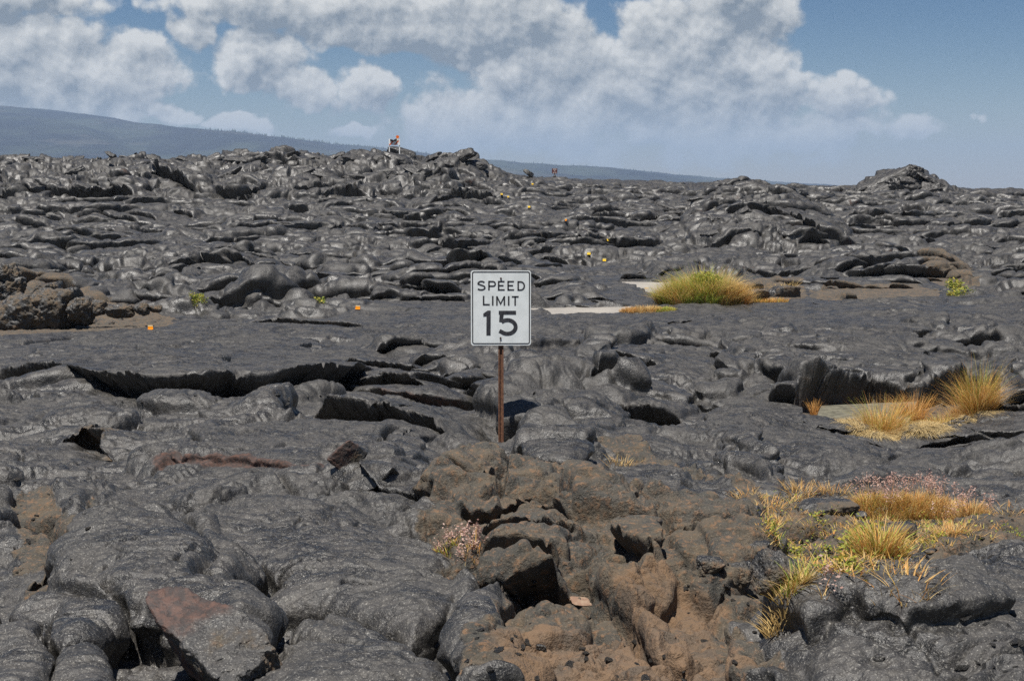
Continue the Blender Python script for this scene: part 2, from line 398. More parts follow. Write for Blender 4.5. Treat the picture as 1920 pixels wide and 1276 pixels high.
# --- random pahoehoe relief
far = sstep(60, 150, YY)
big = fbm(XX / 5.5, YY / 5.5, 60, 3)
w2x = XX + f32(.55) * pn(XX / 1.7, YY / 1.7, 50); w2y = YY + f32(.55) * pn(XX / 1.7, YY / 1.7, 51)
La = par(_lobes, w2x / 3.1, w2y / 3.1, 1, .55, 1.0, .5, .55, .42)
Lb = par(_lobes, (.35 * wx + .65 * w2x) / 2.1, (.35 * wy + .65 * w2y) / 1.25, 2, .5, 1.0, .35, .6, .45)
Lc = par(_lobes, (.55 * wx + .45 * w2x) / .95, (.55 * wy + .45 * w2y) / .52, 3, .45, 1.0, .30, .6, .45)
Ld = par(_lobes, wx / .20, wy / .20, 4, .4, 1.0, .4, .7, .5)
rough = sstep(-.25, .35, fbm(XX / 3.3, YY / 3.3, 70, 2))
roughb = sstep(-.1, .4, fbm(XX / 1.4, YY / 1.4, 75, 2))
sheet = sstep(.12, .40, fbm(XX / 4.6, YY / 6.5, 140, 2))
ns = (1 - SM) * (1 - f32(.72) * sheet)
near = sstep(16, 9, YY)
TOES = ns * (f32(.20) * La + (f32(.20) + f32(.12) * rough) * Lb) + (ns * (f32(.35) + f32(.65) * rough) + f32(.05)) * f32(.15) * Lc \
     + (ns * roughb * f32(.9) + f32(.02) + BR * f32(.35)) * f32(.028) * Ld
TOES *= (1 - f32(.35) * near) * (1 - f32(.30) * sstep(35, 70, YY))
TOES -= ns * f32(.20)
pe = par(_slabs, w2x / 1.9, w2y / 1.9, 14)
pf = par(_slabs, (wx * .6 + w2x * .4) / .75, (wy * .6 + w2y * .4) / .75, 15)
CR = f32(.16) * np.minimum(pe + .15, 0) * sstep(-.15, .25, fbm(XX / 2.6, YY / 2.6, 17, 2)) + f32(.09) * np.minimum(pf + .1, 0) * sstep(.0, .35, fbm(XX / 1.9, YY / 1.9, 18, 2)) * (1 - .6 * SM)
# broken plates where the crust was heaved up
S1 = par(_slabs, w2x / 1.7, w2y / 1.1, 5); S2 = par(_slabs, wx / .62, wy / .5, 6)
def gauss(px, py, rx, ry):
    x, y = W(px, py); return np.exp(-((XX - x) / rx) ** 2 - ((YY - y) / ry) ** 2)
uu_px = UU * F + 960
slabm = sstep(70, 79, YY) * sstep(112, 96, YY) * sstep(1000, 900, uu_px)
slabm = np.maximum(slabm, gauss(1430, 400, 4.5, 5)); slabm = np.maximum(slabm, .7 * gauss(1380, 450, 3.5, 3))
slabm = np.maximum(slabm, .6 * gauss(330, 500, 3.5, 3)); slabm = np.maximum(slabm, .12 * sstep(60, 90, YY))
slabm = np.maximum(slabm, .25 * sstep(.2, .6, fbm(XX / 7, YY / 7, 90, 2)) * sstep(20, 30, YY) * ns)
SL = slabm * (f32(.55) * S1 + f32(.17) * S2)
# the tumulus on the right-hand skyline
TX, TY = (1700 - 960) / F * 92, 92.
tx = (XX - TX) / 3.6; ty = (YY - TY) / 4.2
rt = np.sqrt(tx * tx + ty * ty)
TUM = f32(1.75) * np.clip(1 - rt, 0, 1) ** f32(.75)
tw_ = XX + .5 * pn(XX / 1.1, YY / 1.1, 99)
TUM = TUM + sstep(1.0, .7, rt) * (.55 * par(_slabs, (tw_ + .4 * YY) / 1.25, YY / 1.0, 8) + .12 * S2)
rm = sstep(1.15, .8, rt)
# heaved ridge bumps along the left skyline
TUM = TUM - f32(.2) * rt * 0
RG = sstep(76, 84, YY) * sstep(100, 92, YY) * sstep(960, 930, uu_px) * (f32(.9) * np.maximum(fbm(XX / 4.2, YY / 7, 95, 2), -.1))
for px, hgt, r in ((740, .35, 1.3), (685, .4, 1.6), (860, .75, 1.5), (895, .3, 1.2), (540, .35, 1.8), (435, .2, 2), (640, .2, 1.5)):
    x = (px - 960) / F * 88; RG = RG + f32(hgt) * np.exp(-((XX - x) / r) ** 2 - ((YY - 88) / 2.5) ** 2)
BIGS = f32(.16) * big * (1 - SM * .7) * (1 - .5 * near)
farhum = sstep(100, 140, YY) * (f32(.35) * fbm(XX / 9, YY / 9, 30, 3) + np.minimum(YY / 400, 4) * .25 * fbm(XX / 60, YY / 60, 33, 3))
RAND = CR * (1 - .6 * near) + TOES * (1 - .6 * slabm) * (1 - rm * .7) + SL
RAND = RAND - f32(.9) * blur1(blur1(RAND, 60, 1), 60, 0).astype(f32)
RAND = RAND - f32(.08) * (1 - .5 * SM)
w3x = XX + f32(.9) * pn(XX / 2.6, YY / 2.6, 150) + f32(.3) * pn(XX / .8, YY / .8, 151); w3y = YY + f32(.9) * pn(XX / 2.6, YY / 2.6, 152) + f32(.3) * pn(XX / .8, YY / .8, 153)
fk = sstep(20, 32, YY) * (1 - sstep(95, 110, YY)) * (1 - SM)
RAND = RAND - fk * (f32(.20) * par(_cracks, w3x / 2.6, w3y / 1.5, 34, .07) * sstep(-.25, .15, fbm(XX / 5, YY / 5, 154, 2)) + f32(.10) * par(_cracks, w3x / 1.1, w3y / .7, 35, .11) * sstep(-.1, .3, fbm(XX / 4, YY / 4, 155, 2)))
HF = FEAT + RAND + TUM + RG + BIGS + farhum
# the hollow in which the sign post stands
HF = HF - f32(.55) * np.exp(-((XX + .12) / .42) ** 2 - ((YY - 14.1) / .8) ** 2)
HH = B0 + HF
# the buried road: lay it bare in two windows, keep the flow above it elsewhere
ROADZ = 0.0
inr = sstep(26.5, 28.8, YY) * sstep(45, 42, YY) * sstep(-5, -2.5, XX) * sstep(15, 13, XX)
HH = HH + inr * (np.maximum(HH, f32(.06) + f32(.35) * np.maximum(RAND, -.05)) - HH)
for (x0_, x1_, y0_, y1_, zc) in ((.0, 3.0, 27.6, 30.6, .03), (2.4, 4.8, 33.2, 36.8, .03), (3.0, 6.2, 29.5, 32.6, .06)):
    m_ = sstep(x0_ - .7, x0_, XX) * sstep(x1_ + .7, x1_, XX) * sstep(y0_ - .8, y0_, YY) * sstep(y1_ + .8, y1_, YY)
    HH = HH + m_ * (np.minimum(HH, zc + .15 * np.clip(RAND, -.1, .3)) - HH)
dig([(1168,529),(1262,529),(1262,556),(1236,551),(1212,547),(1195,540)], ROADZ, .06)
dig([(985,578),(1080,577),(1190,574),(1190,585),(1110,589),(1060,590),(1030,586),(990,582)], ROADZ, .05)
dig([(1238,566),(1262,548),(1330,545),(1400,555),(1412,572),(1330,577),(1250,576)], ROADZ + .02, .1)
bx0 = bsample(np.array([.245]), np.array([math.log(17)]))[0]
BOWLZ = CAMZ + 17.2 * slope(795)
dig([(1500,800),(1500,770),(1560,758),(1640,755),(1720,760),(1800,745),(1872,742),(1868,790),(1760,808),(1700,812),(1680,826),(1600,806)], BOWLZ, .02, brown=.5)
out_ = BR * sstep(7.2, 7.6, YY) * sstep(13.2, 12.8, YY) * sstep(-.8, -.6, XX) * sstep(2.5, 2.3, XX)
oc = par(_slabs, (wx * .7 + w2x * .3) / .42, (wy * .7 + w2y * .3) / .34, 21)
HH = HH + out_ * (f32(.10) * np.minimum(oc + .2, .12) + f32(.03) * fbm(wx / .28, wy / .22, 130, 4))
ol = par(_lobes, (wx * .7 + w2x * .3) / .62, (wy * .7 + w2y * .3) / .40, 23, .5, 1.0, .5, .9, .38)
HH = HH + out_ * (f32(.105) * ol - f32(.10))
qq = HH / f32(.085) + f32(.8) * pn(XX / .7, YY / .7, 131); fl_ = np.floor(qq); fr_ = qq - fl_
HH = HH + out_ * f32(.5) * ((fl_ + fr_ ** 5) - qq + f32(.3)) * f32(.085)
mb_ = sstep(2.7, 3.2, XX) * sstep(6.4, 5.9, XX) * sstep(14.4, 15.0, YY) * sstep(17.8, 17.2, YY)
HH = HH + mb_ * (np.minimum(HH, f32(-.04) + f32(.2) * np.clip(RAND, -.1, .3) + f32(.03) * (XX - 4.6) ** 2) - HH)
b2_ = f32(.56) - f32(.188) * (YY - 11.5) + f32(.35) * ((XX + .10) / .38) ** 2
HH = np.where((YY > 11.3) & (YY < 14.7) & (b2_ < 2), np.minimum(HH, b2_ + f32(.05) * (Lc - .5)), HH)
bowl = f32(.0) + f32(.55) * (((XX + .05) / .62) ** 2 + ((YY - 13.95) / 1.15) ** 2)
HH = np.where(bowl < 1.2, np.minimum(HH, bowl + .06 * (Lc - .5)), HH)
HH = HH - f32(.16) * np.exp(-((XX - 4.35) / 1.2) ** 2 - ((YY - 15.6) / .7) ** 2)
HH = np.minimum(HH, FLOOR + f32(.02) * fbm(XX / .3, YY / .3, 20, 2))
HB = blur1(blur1(HH, 1, 0), 1, 1).astype(f32); HB = HB * .5 + .5 * blur1(blur1(HB, 1, 0), 1, 1).astype(f32)
HH = HH + (HB - HH) * (1 - .75 * sstep(28, 55, YY))
print('relief', time.time() - T0)

# --- swell the tops outward so that toes and lips overhang
def blurv(a, ru, rv): return blur1(blur1(a, rv, 0), ru, 1).astype(f32)
G = (HH - B0)
b1 = blurv(G, 3, 2); b2 = blurv(G, 7, 5); b3 = blurv(G, 18, 11)
k1 = sstep(math.log(30), math.log(80), np.log(YY)); k2 = sstep(math.log(12), math.log(22), np.log(YY))
BL = b1 * k1 + (1 - k1) * (b2 * k2 + b3 * (1 - k2))
dv_ = np.gradient(V).astype(f32)[:, None]; duc = np.gradient(U).astype(f32)[None, :]
Gu = np.gradient(BL, axis=1) / duc; Gv = np.gradient(BL, axis=0) / dv_
gx = Gu / YY; gy = (Gv - UU * Gu) / YY
gm = np.sqrt(gx * gx + gy * gy) + 1e-6
wgt = np.clip((G - BL) / (.03 + .0008 * YY) + .3, -.55, 1)
cap = (.06 + .0024 * np.minimum(YY, 90) + CAPB) * (1 - sstep(95, 130, YY))
s_ = gm / (gm + .45) * (1 - .45 * near) * (1 - .35 * np.minimum(BR, 1))
DX = -gx / gm * cap * s_ * wgt; DY = -gy / gm * cap * s_ * wgt
DX = blurv(DX, 1, 1); DY = blurv(DY, 1, 1)
# fine relief: ropes, grain, small broken bits
th = 2.2 * fbm(XX / 1.6, YY / 1.6, 80, 2)
rs = (XX * .5 + YY * .8) + .42 * pn(XX / .8, YY / .8, 82) + .10 * pn(XX / .22, YY / .22, 83)
rw = .085 + .02 * sstep(10, 20, YY)
rp = np.abs(np.sin(rs * (math.pi / rw)))
rmask = np.maximum(RP, .75 * sstep(.0, .35, fbm(XX / 1.1, YY / 1.1, 85, 2)) * (1 - BR)) * (1 - sstep(24, 34, YY)) * sstep(5.5, 7, YY)
fine = rmask * f32(.034) * (rp ** f32(.7)) * (.6 + .6 * pn(XX / .3, YY / .3, 86))
gr = fbm(XX / .09, YY / .09, 88, 3) * (1 - sstep(20, 45, YY))
fine = fine + f32(.0045) * gr * (1 + 1.6 * np.minimum(BR, 1) + RD) + f32(.010) * fbm(XX / .32, YY / .32, 92, 3) * (1 + np.minimum(BR, 1))
clod = par(_lobes, XX / .07, YY / .07, 9, .35, .9, .6, .5, .5) * sstep(.05, .4, fbm(XX / .7, YY / .7, 97, 2) + .25 * BR) * (1 - sstep(10, 18, YY))
fine = fine + f32(.010) * clod * (.35 + BR)
fine = np.where(FLOOR < 100, np.minimum(fine, .004), fine)
ck = par(_cracks, (wx * .6 + w2x * .4) / 1.05, (wy * .6 + w2y * .4) / .8, 31, .045) * sstep(-.05, .2, fbm(XX / 1.6, YY / 1.6, 141, 2))
ck2 = par(_cracks, wx / .34, wy / .27, 32, .07) * sstep(.05, .35, fbm(XX / .8, YY / .8, 142, 2) + .25 * BR)
cf = 1 - sstep(40, 60, YY)
fine = fine - (FLOOR > 100) * cf * (f32(.07) * ck + f32(.034) * ck2 * (1 - sstep(15, 22, YY)))
r2 = np.abs(np.sin(((XX * .35 + YY * .9) + .9 * pn(XX / 1.9, YY / 1.9, 143) + .2 * pn(XX / .5, YY / .5, 144)) * (math.pi / .21)))
fine = fine + f32(.030) * r2 ** f32(.8) * sstep(-.05, .3, fbm(XX / 2.6, YY / 2.6, 145, 2)) * sstep(11, 15, YY) * (1 - sstep(50, 75, YY)) * (1 - BR) * (FLOOR > 100)
wr = 1 - np.abs(fbm((wx + .3 * w2x) / .20, (wy + .3 * w2y) / .11, 146, 3)) * 1.6
fine = fine + f32(.016) * wr * (1 - sstep(25, 45, YY)) * (FLOOR > 100)
ZZ = HH + fine
st = sstep(.9, 2.5, gm) * (1 - sstep(30, 50, YY))
lay = fbm(XX / .22, ZZ / .045, 120, 3) * f32(.035) * st
XD = XX + DX + blurv(UX, 2, 1) + .4 * lay; YD = YY + DY + blurv(UY, 2, 1) + lay
print('displaced', time.time() - T0)

# ------------------------------------------------------------------ mesh helpers
def mesh_from(name, verts, faces, mat=None, smooth=True, attrs=None):
    me = bpy.data.meshes.new(name)
    v = np.asarray(verts, f32).reshape(-1, 3)
    me.vertices.add(len(v)); me.vertices.foreach_set('co', v.ravel())
    if isinstance(faces, np.ndarray) and faces.ndim == 2:
        k = faces.shape[1]; nf = len(faces); flat = faces.ravel().astype(np.int32)
        starts = np.arange(0, nf * k, k, dtype=np.int32)
    else:
        flat = np.array([i for f in faces for i in f], np.int32); lens = [len(f) for f in faces]; nf = len(faces)
        starts = np.concatenate([[0], np.cumsum(lens)[:-1]]).astype(np.int32) if nf else np.zeros(0, np.int32)
    me.loops.add(len(flat)); me.loops.foreach_set('vertex_index', flat)
    me.polygons.add(nf); me.polygons.foreach_set('loop_start', starts)
    me.update(calc_edges=True); me.validate(clean_customdata=False) if len(v) < 200000 else None
    me.polygons.foreach_set('use_smooth', np.full(len(me.polygons), bool(smooth)))
    for k, a in (attrs or {}).items():
        at = me.attributes.new(k, 'FLOAT', 'POINT'); at.data.foreach_set('value', np.asarray(a, f32).ravel())
    if mat: me.materials.append(mat)
    return me
def link(name, me, parent=None):
    o = bpy.data.objects.new(name, me); COL.objects.link(o)
    if parent: o.parent = parent
    return o
def tag(o, label=None, cat=None, group=None, kind=None):
    if label: o['label'] = label
    if cat: o['category'] = cat
    if group: o['group'] = group
    if kind: o['kind'] = kind
    return o

class MB:
    def __init__(s): s.v = []; s.f = []
    def add(s, vs, fs):
        n = len(s.v); s.v += [tuple(v) for v in vs]; s.f += [tuple(i + n for i in f) for f in fs]; return s
    def box(s, c, d, rot=None):
        x, y, z = d[0] / 2, d[1] / 2, d[2] / 2
        vs = [Vector((a * x, b * y, e * z)) for e in (-1, 1) for b in (-1, 1) for a in (-1, 1)]
        if rot: vs = [rot @ v for v in vs]
        return s.add([v + Vector(c) for v in vs], [(0, 2, 3, 1), (4, 5, 7, 6), (0, 1, 5, 4), (2, 6, 7, 3), (0, 4, 6, 2), (1, 3, 7, 5)])
    def cyl(s, c, r, h, axis='y', n=20, r2=None):
        r2 = r if r2 is None else r2; vs = []
        for k, (hh, rr_) in enumerate(((-h / 2, r), (h / 2, r2))):
            for i in range(n):
                a = 2 * math.pi * i / n; p = (math.cos(a) * rr_, math.sin(a) * rr_)
                q = {'y': (p[0], hh, p[1]), 'z': (p[0], p[1], hh), 'x': (hh, p[0], p[1])}[axis]
                vs.append(Vector(q) + Vector(c))
        fs = [(i, (i + 1) % n, n + (i + 1) % n, n + i) for i in range(n)] + [tuple(range(n))[::-1], tuple(range(n, 2 * n))]
        return s.add(vs, fs)
    def prism(s, pts, y0, y1):
        """outline in x,z extruded along y"""
        n = len(pts); vs = [(p[0], y0, p[1]) for p in pts] + [(p[0], y1, p[1]) for p in pts]
        return s.add(vs, [tuple(range(n)), tuple(range(n, 2 * n))[::-1]] + [(i, n + i, n + (i + 1) % n, (i + 1) % n) for i in range(n)])
    def build(s, name, mat, parent=None, smooth=False):
        me = mesh_from(name, s.v, s.f, mat, smooth)
        import bmesh
        b = bmesh.new(); b.from_mesh(me); bmesh.ops.recalc_face_normals(b, faces=b.faces); b.to_mesh(me); b.free()
        return link(name, me, parent)

# ------------------------------------------------------------------ materials
def newmat(name):
    m = bpy.data.materials.new(name); m.use_nodes = True; nt = m.node_tree; nt.nodes.clear()
    out = nt.nodes.new('ShaderNodeOutputMaterial'); b = nt.nodes.new('ShaderNodeBsdfPrincipled')
    nt.links.new(b.outputs[0], out.inputs[0]); return m, nt, b
class N:
    """small node-writing helper"""
    def __init__(s, nt): s.nt = nt
    def n(s, t, **k):
        x = s.nt.nodes.new('ShaderNode' + t)
        for a, b in k.items(): setattr(x, a, b)
        return x
    def put(s, sock, v):
        if hasattr(v, 'is_output') or isinstance(v, bpy.types.NodeSocket): s.nt.links.new(v, sock)
        elif v is not None: sock.default_value = v
    def math(s, op, a, b=None, c=None, clamp=False):
        x = s.n('Math', operation=op, use_clamp=clamp)
        for i, v in enumerate((a, b, c)):
            if v is not None: s.put(x.inputs[i], v)
        return x.outputs[0]
    def vm(s, op, a, b=None):
        x = s.n('VectorMath', operation=op); s.put(x.inputs[0], a)
        if b is not None: s.put(x.inputs[3 if op == 'SCALE' else 1], b)
        return x.outputs[1 if op in ('LENGTH', 'DOT_PRODUCT', 'DISTANCE') else 0]
    def mix(s, f, a, b):
        x = s.n('Mix', data_type='RGBA'); s.put(x.inputs[0], f); s.put(x.inputs[6], a); s.put(x.inputs[7], b); return x.outputs[2]
    def noise(s, vec, scale, detail=4, rough=.55, out=0, dist=0):
        x = s.n('TexNoise'); s.put(x.inputs['Vector'], vec); x.inputs['Scale'].default_value = scale
        x.inputs['Detail'].default_value = detail; x.inputs['Roughness'].default_value = rough; x.inputs['Distortion'].default_value = dist
        return x.outputs[out]
    def ramp(s, f, a, b, c=0., d=1., smooth=True):
        x = s.n('MapRange'); x.interpolation_type = 'SMOOTHSTEP' if smooth else 'LINEAR'
        s.put(x.inputs[0], f); s.put(x.inputs[1], a); s.put(x.inputs[2], b); s.put(x.inputs[3], c); s.put(x.inputs[4], d); return x.outputs[0]
    def attr(s, name): return s.n('Attribute', attribute_name=name).outputs['Fac']
def rgb(r, g, b): return (r, g, b, 1)

def lava_mat(name, brown=None, red=None, scale=1., obj=False):
    m, nt, b = newmat(name); q = N(nt)
    tc = q.n('TexCoord').outputs['Object']
    if scale != 1: tc = q.vm('SCALE', tc, scale)
    br = q.attr('brown') if brown is None else brown
    rd = q.attr('red') if red is None else red
    n1 = q.noise(tc, .8, 5); n2 = q.noise(tc, 5, 6, .6); n3 = q.noise(tc, 28, 5, .65); n4 = q.noise(tc, 130, 3, .7)
    g = q.mix(q.ramp(n2, .40, .62), rgb(.013, .012, .011), rgb(.042, .038, .034))
    g = q.mix(q.ramp(n1, .42, .7, 0, .55), g, rgb(.028, .026, .024))
    g = q.mix(q.ramp(n3, .48, .70, 0, .5), g, rgb(.10, .092, .078))
    g = q.mix(q.ramp(n3, .36, .46,   .45, 0), g, rgb(.012, .012, .012))
    g = q.mix(q.ramp(n4, .56, .68, 0, .6), g, rgb(.30, .285, .25))  # pale flecks put the glitter of the crust into its colour
    g = q.mix(q.ramp(n4, .34, .45, .8, 0), g, rgb(.012, .012, .013))
    # weathered brown crust
    o = q.mix(q.ramp(n2, .38, .62), rgb(.034, .032, .026), rgb(.085, .066, .044))
    o = q.mix(q.ramp(n3, .50, .68, 0, .8), o, rgb(.18, .098, .048))
    o = q.mix(q.ramp(n3, .46, .30, 0, .75), o, rgb(.055, .052, .042))
    o = q.mix(q.ramp(n4, .55, .70, 0, .5), o, rgb(.24, .20, .14))
    brn = q.ramp(q.math('ADD', br, q.math('MULTIPLY', q.math('SUBTRACT', n2, .5), .9)), .40, .54)
    o = q.mix(q.math('MULTIPLY', q.ramp(br, 1.1, 1.5), q.ramp(n2, .35, .6, .35, .9)), o, rgb(.155, .094, .050))
    c = q.mix(brn, g, o)
    rr_ = q.mix(q.ramp(n3, .4, .65), rgb(.030, .020, .017), rgb(.085, .043, .030))
    rdn = q.ramp(q.math('ADD', rd, q.math('MULTIPLY', q.math('SUBTRACT', n2, .5), 1.1)), .35, .65)
    c = q.mix(rdn, c, rr_)
    q.put(b.inputs['Base Color'], c)
    sp_ = q.ramp(n4, .58, .66)
    ro = q.math('ADD', q.math('ADD', q.ramp(n2, .35, .65, .46, .64), q.ramp(n1, .4, .65, -.08, .10)), q.math('MULTIPLY', q.math('MAXIMUM', brn, rdn), .35), clamp=True)
    ro = q.math('SUBTRACT', ro, q.math('MULTIPLY', sp_, .16)); q.put(b.inputs['Roughness'], ro)
    b.inputs['Specular IOR Level'].default_value = .68
    v = q.n('TexVoronoi'); q.put(v.inputs['Vector'], tc); v.inputs['Scale'].default_value = 55
    h = q.math('ADD', q.math('MULTIPLY', n3, .0095), q.math('MULTIPLY', n4, .0028))
    h = q.math('ADD', h, q.math('MULTIPLY', v.outputs['Distance'], .0012))
    h = q.math('ADD', h, q.math('MULTIPLY', n2, .020))
    bp = q.n('Bump'); bp.inputs['Strength'].default_value = 1.; bp.inputs['Distance'].default_value = 1.0 / scale
    h = q.math('ADD', h, q.math('MULTIPLY', q.math('MULTIPLY', brn, n3), .016))
    q.put(bp.inputs['Height'], h); q.put(b.inputs['Normal'], bp.outputs[0])
    return m
M_LAVA = lava_mat('lava'); 
M_ROCKB = lava_mat('brown_rock', brown=.46, red=.22)
M_ROCKG = lava_mat('grey_rock', brown=0., red=.12)
M_ROCKR = lava_mat('red_rock')

def plain(name, col, rough=.6, metal=0., spec=.5, noise=None, nscale=20):
    m, nt, b = newmat(name); q = N(nt)
    if noise:
        tc = q.n('TexCoord').outputs['Object']
        c = q.mix(q.ramp(q.noise(tc, nscale, 6, .6), .4, .65), rgb(*col), rgb(*noise)); q.put(b.inputs['Base Color'], c)
    else: b.inputs['Base Color'].default_value = rgb(*col)
    b.inputs['Roughness'].default_value = rough; b.inputs['Metallic'].default_value = metal; b.inputs['Specular IOR Level'].default_value = spec
    return m

# ------------------------------------------------------------------ ground object
idx = np.arange(nv * nu, dtype=np.int32).reshape(nv, nu)
fq = np.stack([idx[:-1, :-1], idx[:-1, 1:], idx[1:, 1:], idx[1:, :-1]], -1).reshape(-1, 4)
gm_ = mesh_from('ground', np.stack([XD, YD, ZZ], -1), fq, M_LAVA, attrs={'brown': BR, 'red': RD})
ground = link('ground', gm_); tag(ground, kind='structure')
print('ground', time.time() - T0)
CAMP = Vector((0, 0, CAMZ))
def hit(px, py):
    d = ray(px, py).normalized(); ok, loc, nor, _ = ground.ray_cast(CAMP, d)
    return (loc if ok else CAMP + d * 90), nor
def drop(x, y):
    ok, loc, nor, _ = ground.ray_cast(Vector((x, y, 30)), Vector((0, 0, -1)))
    return loc.z if ok else 0.
hit(960, 700)
print('bvh', time.time() - T0)

# ------------------------------------------------------------------ camera, sun, sky
cam = bpy.data.objects.new('camera', bpy.data.cameras.new('camera')); COL.objects.link(cam)
cam.data.lens = 50; cam.data.sensor_width = 36; cam.data.clip_end = 60000; cam.data.clip_start = .05
cam.location = CAMP; cam.rotation_euler = (math.pi / 2 - PITCH, 0, 0); scene.camera = cam
SUN_EL, SUN_AZ = math.radians(71), math.radians(-150)       # azimuth from +y (ahead), clockwise; sun stands to the left, nearly overhead
sun = bpy.data.objects.new('sun', bpy.data.lights.new('sun', 'SUN')); COL.objects.link(sun)
sun.data.energy = 5.0; sun.data.angle = math.radians(.5); sun.data.color = (1, .955, .89)
sd = Vector((math.sin(SUN_AZ) * math.cos(SUN_EL), math.cos(SUN_AZ) * math.cos(SUN_EL), math.sin(SUN_EL)))
sun.rotation_euler = sd.to_track_quat('Z', 'Y').to_euler()
world = bpy.data.worlds.new('World'); scene.world = world; world.use_nodes = True
nt = world.node_tree; nt.nodes.clear(); q = N(nt)
out = nt.nodes.new('ShaderNodeOutputWorld')
sky = q.n('TexSky', sky_type='NISHITA'); sky.sun_disc = False; sky.sun_elevation = SUN_EL; sky.sun_rotation = SUN_AZ
sky.altitude = 0; sky.air_density = 1.0; sky.dust_density = 0.; sky.ozone_density = 4.
def build_cloud_group():
    g = bpy.data.node_groups.new('cloud_density', 'ShaderNodeTree')
    g.interface.new_socket('P', in_out='INPUT', socket_type='NodeSocketVector')
    for nm in ('D', 'B'): g.interface.new_socket(nm, in_out='OUTPUT', socket_type='NodeSocketFloat')
    gi = g.nodes.new('NodeGroupInput'); go = g.nodes.new('NodeGroupOutput'); q = N(g)
    P = gi.outputs[0]
    # blobs: photo px, radii in px
    BL = [(110,150,190,90,1.1),(50,22,150,30,1.),(235,150,105,70,1.),(90,215,200,40,.8),(378,72,36,34,.9),(500,112,85,52,1.),(572,178,56,30,.9),
          (690,178,46,36,.8),(672,246,42,15,.9),(345,216,46,17,.9),(462,234,52,20,.9),(620,22,250,34,1.15),(760,62,180,44,1.2),(930,60,130,80,1.2),(640,210,30,14,.4),
          (1000,120,110,90,1.2),(1130,165,150,80,1.1),(1290,150,140,90,1.2),(1370,50,90,70,1.2),(1230,60,70,60,1.),(1440,140,40,60,.8),(1420,196,90,42,1.1),(1560,200,55,38,.9),(1610,205,38,26,.6),
          (1160,245,380,48,.62),(860,215,90,42,.8),(820,170,40,24,.5),(1700,246,46,20,.7),(1803,232,9,10,.6),(980,240,200,45,.75),(1500,250,160,30,.6),(1180,300,360,26,.35),(700,300,200,12,.25)]
    w = q.noise(P, 6, 3, .55, out=1); w = q.vm('SCALE', q.vm('SUBTRACT', w, (.5, .5, .5)), .10)
    w2 = q.noise(P, 26, 2, .5, out=1); w2 = q.vm('SCALE', q.vm('SUBTRACT', w2, (.5, .5, .5)), .035)
    Pw = q.vm('ADD', q.vm('ADD', P, w), w2)
    acc = None
    for (cx, cy, rx, ry, s) in BL:
        c = ((cx - 960) / F * 3, (352 - cy) / F * 3, 0)
        d = q.vm('SUBTRACT', Pw, c); d = q.vm('MULTIPLY', d, (F / 3 / (rx * 1.42), F / 3 / (ry * 1.42), 0))
        L = q.vm('DOT_PRODUCT', d, d); v = q.math('MULTIPLY_ADD', L, -s, s)
        acc = v if acc is None else q.math('SMOOTH_MAX', acc, v, .25)
    # outside the view: scattered cumulus so that the rest of the sky is not bare
    x = q.n('SeparateXYZ'); q.put(x.inputs[0], P)
    outm = q.ramp(q.math('ABSOLUTE', x.outputs[0]), 1.25, 1.6)
    outm = q.math('MAXIMUM', outm, q.ramp(x.outputs[1], .52, .75))
    gen = q.ramp(q.noise(P, 1.6, 3), .50, .66, -.6, .8)
    acc = q.math('ADD', q.math('MULTIPLY', acc, q.math('SUBTRACT', 1., outm)), q.math('MULTIPLY', gen, outm))
    f1 = q.noise(P, 8, 8, .58); f2 = q.noise(P, 30, 5, .6)
    vo = q.n('TexVoronoi'); vo.feature = 'SMOOTH_F1'; q.put(vo.inputs['Vector'], Pw); vo.inputs['Scale'].default_value = 17; vo.inputs['Smoothness'].default_value = .35
    bil = q.math('SUBTRACT', .42, vo.outputs['Distance'])
    n = q.math('ADD', q.math('MULTIPLY_ADD', f1, 2.2, -1.22), q.math('MULTIPLY_ADD', f2, .55, -.275))
    n = q.math('ADD', n, q.math('MULTIPLY', bil, .55))
    D = q.math('ADD', q.math('MULTIPLY', q.math('MINIMUM', acc, 1.0), .85), q.math('MULTIPLY', n, .56))
    q.put(go.inputs[0], D)
    q.put(go.inputs[1], q.math('ADD', q.math('MULTIPLY', q.math('MAXIMUM', acc, -.5), .35), q.math('MULTIPLY', n, .5)))
    return g
cg = build_cloud_group()
dirv = q.n('TexCoord').outputs['Generated']
sx = q.n('SeparateXYZ'); q.put(sx.inputs[0], dirv)
az = q.math('ARCTAN2', sx.outputs[0], sx.outputs[1]); el = q.math('ARCSINE', sx.outputs[2])
cmb = q.n('CombineXYZ'); q.put(cmb.inputs[0], q.math('MULTIPLY', az, 3.)); q.put(cmb.inputs[1], q.math('MULTIPLY', el, 3.)); P = cmb.outputs[0]
g1 = q.n('Group'); g1.node_tree = cg; q.put(g1.inputs[0], P)
g2 = q.n('Group'); g2.node_tree = cg; q.put(g2.inputs[0], q.vm('ADD', P, (-.012, .035, 0)))
alpha = q.ramp(g1.outputs[0], .0, .34)
g3 = q.n('Group'); g3.node_tree = cg; q.put(g3.inputs[0], q.vm('ADD', P, (-.004, .011, 0)))
lit = q.math('ADD', q.math('SUBTRACT', g1.outputs[1], g2.outputs[1]), q.math('MULTIPLY', q.math('SUBTRACT', g1.outputs[1], g3.outputs[1]), .9))
thick = q.ramp(g1.outputs[0], .25, 1.15)
shade = q.math('SUBTRACT', q.math('ADD', .62, q.math('MULTIPLY', lit, 1.8)), q.math('MULTIPLY', thick, .42))
